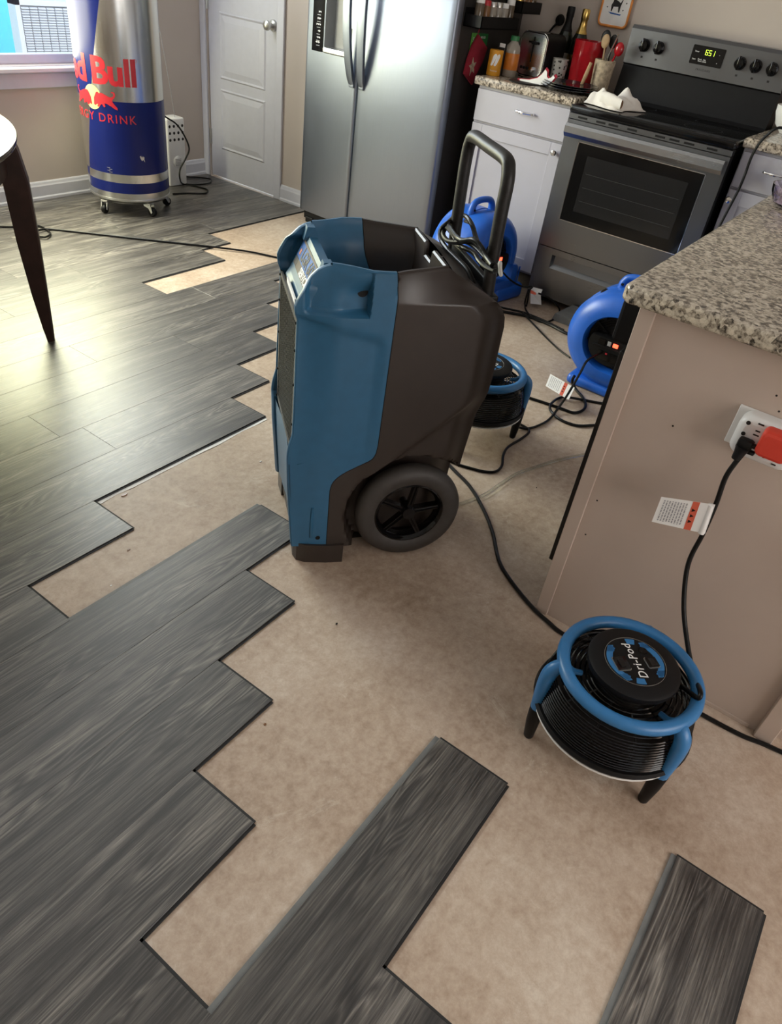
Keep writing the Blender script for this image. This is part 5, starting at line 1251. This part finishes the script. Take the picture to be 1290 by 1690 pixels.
# hanging black spoon on the wall
hs_ = thing('hanging_ladle', 'black ladle hanging on the wall beyond the toaster', 'utensil', (xw, 1.98, 1.1))
a = on_x(903, 57, xw); b2 = on_x(924, 33, xw); m = MB(); m.tube([a, a.lerp(b2, .5)+Vector((-.01, 0, 0)), b2], [.005, .005, .007], 8); m.build('shaft', 'black_plastic', hs_, smooth=True)
m = MB(); m.lathe([(0, -.012), (.022, -.010), (.026, 0), (.02, .008), (0, .01)], 16, b2, 'x'); m.build('bowl', 'black_plastic', hs_, smooth=True)
# crumpled towel on the cooktop
ZK = .927
tw = thing('kitchen_towel', 'crumpled white kitchen towel lying on the cooktop', 'towel', (3.68, 1.33, ZK))
rows = []; rnd = random.Random(11)
tc0 = on_z(1000, 172, ZK+.01)
A_ = Vector((3.66, 1.46, 0)); 
for i in range(25):
    r = []
    for j in range(21):
        s, t = i/24, j/20
        x = 3.60+.17*s+.02*sin(5*t+1); y = 1.47-.20*t+.02*sin(4.2*s)-.03*s
        ed = min(s, 1-s, t, 1-t)
        z = .004+.062*sstep(0, .22, ed)*(.55+.45*sin(7*s+3*t))**1.0+.014*sin(17*t+5*s)*sstep(0, .15, ed)+.010*sin(23*s-7*t)*sstep(0, .2, ed)
        r.append(Vector((x, y, ZK+max(.0012, z-.002))))
    rows.append(r)
m = MB(); m.grid(rows); tc = m.build('cloth', 'cloth_white', tw, smooth=True, angle=80)
md = tc.modifiers.new('thick', 'SOLIDIFY'); md.thickness = .003; md.offset = 1
m = MB()
roll = []
for k in range(13):
    t = k/12; cpt = Vector((3.625, 1.40, ZK+.040)).lerp(Vector((3.59, 1.285, ZK+.030)), t)
    roll.append([cpt+Vector((.8*cos(q), .25*cos(q), sin(q)))*(.024+.003*sin(4*t)) for q in [2*pi*u/18 for u in range(18)]])
m.grid(roll, closed=True); m.build('rolled_fold', 'cloth_white', tw, smooth=True)
m = MB(); m.lathe([(0, 0), (.016, -.001), (.017, .001)], 14, (3.592, 1.2835, ZK+.030), 'y'); m.build('printed_end', 'spice_brown', tw)
# right end of the counter and cord hanging there
bl = thing('white_bowl', 'white bowl on the short counter right of the stove', 'bowl', (3.98, .625, ZT+.0005)); m = MB(); m.lathe([(0, 0), (.045, 0), (.05, .006), (.075, .03), (.092, .075), (.095, .105), (.091, .105), (.086, .075), (.07, .036), (.04, .012), (0, .012)], 36); m.build('body', 'white_plastic', bl, smooth=True, world=False)
pw = [Vector((3.66, .52, ZT+.008)), on_x(1290, 211, 3.56), on_x(1262, 226, 3.55), on_x(1242, 254, 3.55), on_x(1229, 288, 3.55), on_x(1218, 314, 3.52), on_x(1199, 350, 3.48), on_x(1180, 386, 3.44), on_x(1150, 440, 3.40)]
pw += [Vector((3.42, pw[-1].y, .2)), Vector((3.44, .60, .006)), Vector((3.50, .50, .006))]
tag(MB().tube(pw, .0055, 8, smooth=6).build('appliance_cable', 'cord_rubber', smooth=True), 'black cord hanging over the counter edge right of the stove', 'cord')
mat_glass('violet_glass', (.88, .82, 1.0), .03)
gb = thing('glass_dish', 'clear violet glass dish on the peninsula top at right edge', 'dish', (2.56, .300, .9205))
m = MB(); m.lathe([(0, 0), (.06, 0), (.075, .008), (.088, .035), (.092, .055), (.089, .055), (.083, .035), (.07, .012), (0, .006)], 40); m.build('body', 'violet_glass', gb, smooth=True, world=False)

# ------------------------------------------------------------------ outlet, adapter, plugs on the peninsula panel
ol = thing('wall_outlet', 'white outlet plate on the beige peninsula panel', 'outlet', (PX, .06, .715))
m = MB(); m.box((PX-.0055, -.012, .672), (PX-.0004, .118, .758), .002); m.build('plate', 'white_plastic', ol)
ad_ = thing('outlet_adapter', 'white multi-socket adapter plugged into the peninsula outlet', 'adapter', (PX-.02, .03, .71))
AX0, AX1 = PX-.042, PX-.006; aY, aZ = .045, .714
aw, ah = .120, .088
m = MB(); lay = [(AX1, 0), (AX0+.012, 0), (AX0+.005, .003), (AX0+.001, .008), (AX0, .014)]
rings = []
for x, ins in lay: rings.append([Vector((x, aY+a, aZ+b)) for a, b in rrect(aw-2*ins, ah-2*ins, .022-ins*.6, 6)])
m.grid(rings, closed=True); m.add(rings[-1], [tuple(range(len(rings[-1])))]); m.add(rings[0], [tuple(range(len(rings[0])))]); m.build('body', 'white_plastic', ad_, smooth=True)
def sockets(y, z):
    for (a, b, w, h) in ((-.012, .012, .011, .0028), (-.012, -.003, .009, .0028)):
        MB().box((AX0-.0006, y+a-w/2, z+b-h/2), (AX0+.001, y+a+w/2, z+b+h/2)).build('socket_slot', 'dark_edge', ad_)
    m = MB(); m.lathe([(0, -.0006), (.0042, -.0006), (.0042, .001)], 12, (AX0, y+.010, z+.006), 'x'); m.build('ground_hole', 'dark_edge', ad_)
sockets(.078, .738); sockets(.078, .714); sockets(.026, .686); 
rp = thing('red_plug', 'translucent red square plug on the white adapter', 'plug', (AX0, -.005, .72))
m = MB(); rings = []
for x, ins in ((AX0-.0005, 0), (AX0-.022, .0), (AX0-.029, .003), (AX0-.031, .008)): rings.append([Vector((x, .026+a, .7275+b)) for a, b in rrect(.060-2*ins, .056-2*ins, .011-ins*.5, 5)])
m.grid(rings, closed=True); m.add(rings[-1], [tuple(range(len(rings[-1])))]); m.add(rings[0], [tuple(range(len(rings[0])))]); m.build('body', 'adapter_red', rp, smooth=True)

# ------------------------------------------------------------------ cords and hose on the floor
def cord(name, label, pp, r=.0048, z=None, mat='cord_rubber', cat='cord', k=6):
    z = r+.0003 if z is None else z
    P = [q if isinstance(q, Vector) else on_z(q[0], q[1], q[2] if len(q) > 2 else z) for q in pp]
    return tag(MB().tube(P, r, 8, smooth=k).build(name, mat, smooth=True), label, cat)
cord('extension_cord', 'black extension cord running across the grey planks at left', [(-30, 373), (0, 374), (40, 374), (62, 372.5), (76, 379), (83, 386), (75, 391, .018), (62, 390), (56, 385), (62, 380, .02), (82, 378.5), (120, 382), (200, 391), (300, 402), (380, 411), (420, 417, .008), (462, 426, .006), (520, 436, .006)], .0052, .0118)
cord('electric_cable', 'black cord bending on the concrete behind the dehumidifier wheel', [(846, 694), (860, 701), (871, 708), (872, 714), (860, 724), (838, 738), (830, 752), (828, 768), (818, 778), (798, 778), (774, 772), (752, 765), (720, 750)])
cord('electric_cable', 'long black cord from the dehumidifier round the peninsula base', [(720, 745), (748, 775), (775, 803), (797, 840), (813, 880), (823, 925), (842, 958), (876, 1000), (905, 1027), (930, 1047), (1000, 1085), (1090, 1140), (1165, 1183), (1222, 1213), (1260, 1228), (1300, 1246), (1340, 1262)], .0058)
cord('electric_cable', 'thick black cord looping on the concrete beside the far blower', [(820, 640), (868, 655), (905, 667), (928, 675), (946, 681), (960, 678), (966, 669), (961, 656), (951, 644), (944, 630, .03), (948, 620, .06)], .0060)
cord('electric_cable', 'black cord coil vanishing behind the peninsula edge', [(1010, 668), (989, 665), (962, 660), (938, 656, .014), (922, 657), (908, 668, .017), (910, 680), (925, 693), (950, 702), (976, 702), (1005, 699)], .0055)
cord('electric_cable', 'pair of dark cords between the two blue blowers, front one', [(800, 508), (828, 514), (870, 522), (905, 535), (932, 549), (960, 560)], .0075)
cord('electric_cable', 'pair of dark cords between the two blue blowers, rear one', [(800, 500), (830, 508), (865, 516), (900, 530), (930, 545)], .0050, .006)
cord('electric_cable', 'loop of black cord on the floor before the stove', [(872, 478, .09), (866, 499), (868, 512), (880, 526), (898, 532), (916, 525), (923, 514, .014), (918, 502, .060), (904, 491, .105), (888, 484, .12)], .0045)
cord('electric_cable', 'thin dark cord slanting to the far blower', [(862, 516, .012), (880, 535), (900, 556), (922, 577), (940, 590)], .0042)
c3 = cord('fan_cable', 'black cord with a warning tag joining the far fan and blower', [(792, 640, .22), (806, 655, .19), (822, 675, .12), (838, 693, .05), (852, 704, .012), (872, 707), (893, 700, .006), (908, 690), (922, 672, .02), (934, 655, .06), (946, 635, .11), (958, 614, .15), (970, 594, .185), Vector((2.79, .79, .195))], .0048)
warning_tag(c3, [on_z(908, 617, .075), on_z(948, 640, .075), on_z(938, 660, .05), on_z(900, 637, .05)], (-.6, -.4, .7), 7)
c8 = cord('blower_cable', 'black cord with a folded white tag leaving the rear blower', [(824, 443, .20), (842, 462, .14), (862, 473, .10), (878, 473, .105), (873, 480, .09), (870, 498, .02), (868, 505)], .0045)
m = MB(); m.add([on_z(876, 473, .09), on_z(895, 478, .09), on_z(892, 485, .075), on_z(875, 481, .075), on_z(893, 503, .02), on_z(875, 501, .02)], [(0, 1, 2, 3), (3, 2, 4, 5)]); tg = m.build('warning_tag', 'paper_white', c8)
md = tg.modifiers.new('thick', 'SOLIDIFY'); md.thickness = .0008
m = MB(); m.add([on_z(875, 478, .0905), on_z(884, 483, .087), on_z(884, 487, .082), on_z(875, 484, .082)], [(0, 1, 2, 3)]); m.build('warning_stripe', 'tag_red', tg)
mat_glass('hose_clear', (.80, .84, .82), .15, 1.2)
cord('drain_hose', 'clear drain hose lying on the concrete behind the dehumidifier', [(740, 838), (775, 826), (800, 816), (825, 799), (850, 783), (885, 770), (925, 758), (965, 750), (1000, 745)], .0050, mat='hose_clear', cat='hose')
tr = tag(MB().add([(3.40, .98, 0.001), (3.40, 1.265, .001), (3.40, 1.255, .038), (3.40, .99, .038), (3.532, .98, .001), (3.532, 1.265, .001), (3.525, 1.22, .062), (3.525, .99, .062)], [(0, 1, 2, 3), (4, 5, 6, 7), (0, 1, 5, 4), (1, 2, 6, 5), (2, 3, 7, 6), (3, 0, 4, 7)]).build('floor_ramp', 'latch_grey'), 'low grey wedge on the floor against the stove front', 'wedge')
# crumbs of debris and a fold of torn white underlay along the plank edge
cuts = [(935, 660), (211, 812), (285, 750), (172, 823)]
bits = [(205, 817, .012, 'brown scrap by the torn white underlay', 'spice_brown'), (430, 762, .006, 'pale chip on the concrete left of the dehumidifier', 'paper_white'), (212, 908, .006, 'brown crumb in the gap between two plank rows', 'spice_brown'), (183, 967, .005, 'white curl of scrap in the gap between two plank rows', 'paper_white'),
        (485, 992, .004, 'dark crumb at the corner of a plank end', 'dark_edge'), (437, 1196, .005, 'brown sliver below a plank end on the bare concrete', 'spice_brown'), (555, 1030, .005, 'dark sliver in the middle of the bare concrete', 'dark_edge'), (885, 805, .004, 'dark crumb on the concrete left of the peninsula', 'dark_edge')]
for i, (x, y, r, lab, mt) in enumerate(bits):
    c_ = on_z(x, y, 0); rn = random.Random(i); P = [(r*rn.uniform(.5, 1)*cos(2*pi*k/6), .6*r*rn.uniform(.5, 1)*sin(2*pi*k/6)) for k in range(6)]
    m = MB(); m.prism(P, lambda a, b, d: (c_.x+a, c_.y+b, d), .0002, .0012+r*.12); tag(m.build('debris_scrap', mt), 'tiny '+lab, 'debris', 'scraps on the concrete')
ue = [Vector((lerp(.948, 1.648, k/12), 1.5695, 0)) for k in range(13)]
m = MB(); rn = random.Random(2)
m.grid([[p+Vector((0, .004, .0004)) for p in ue], [p+Vector((0, -.013-.008*rn.random(), .0015*rn.random()+.0004)) for p in ue]]); o = m.build('underlay_strip', 'paper_white'); o.modifiers.new('thick', 'SOLIDIFY').thickness = .0006
tag(o, 'torn white underlay strip along the longest exposed plank edge', 'underlay')
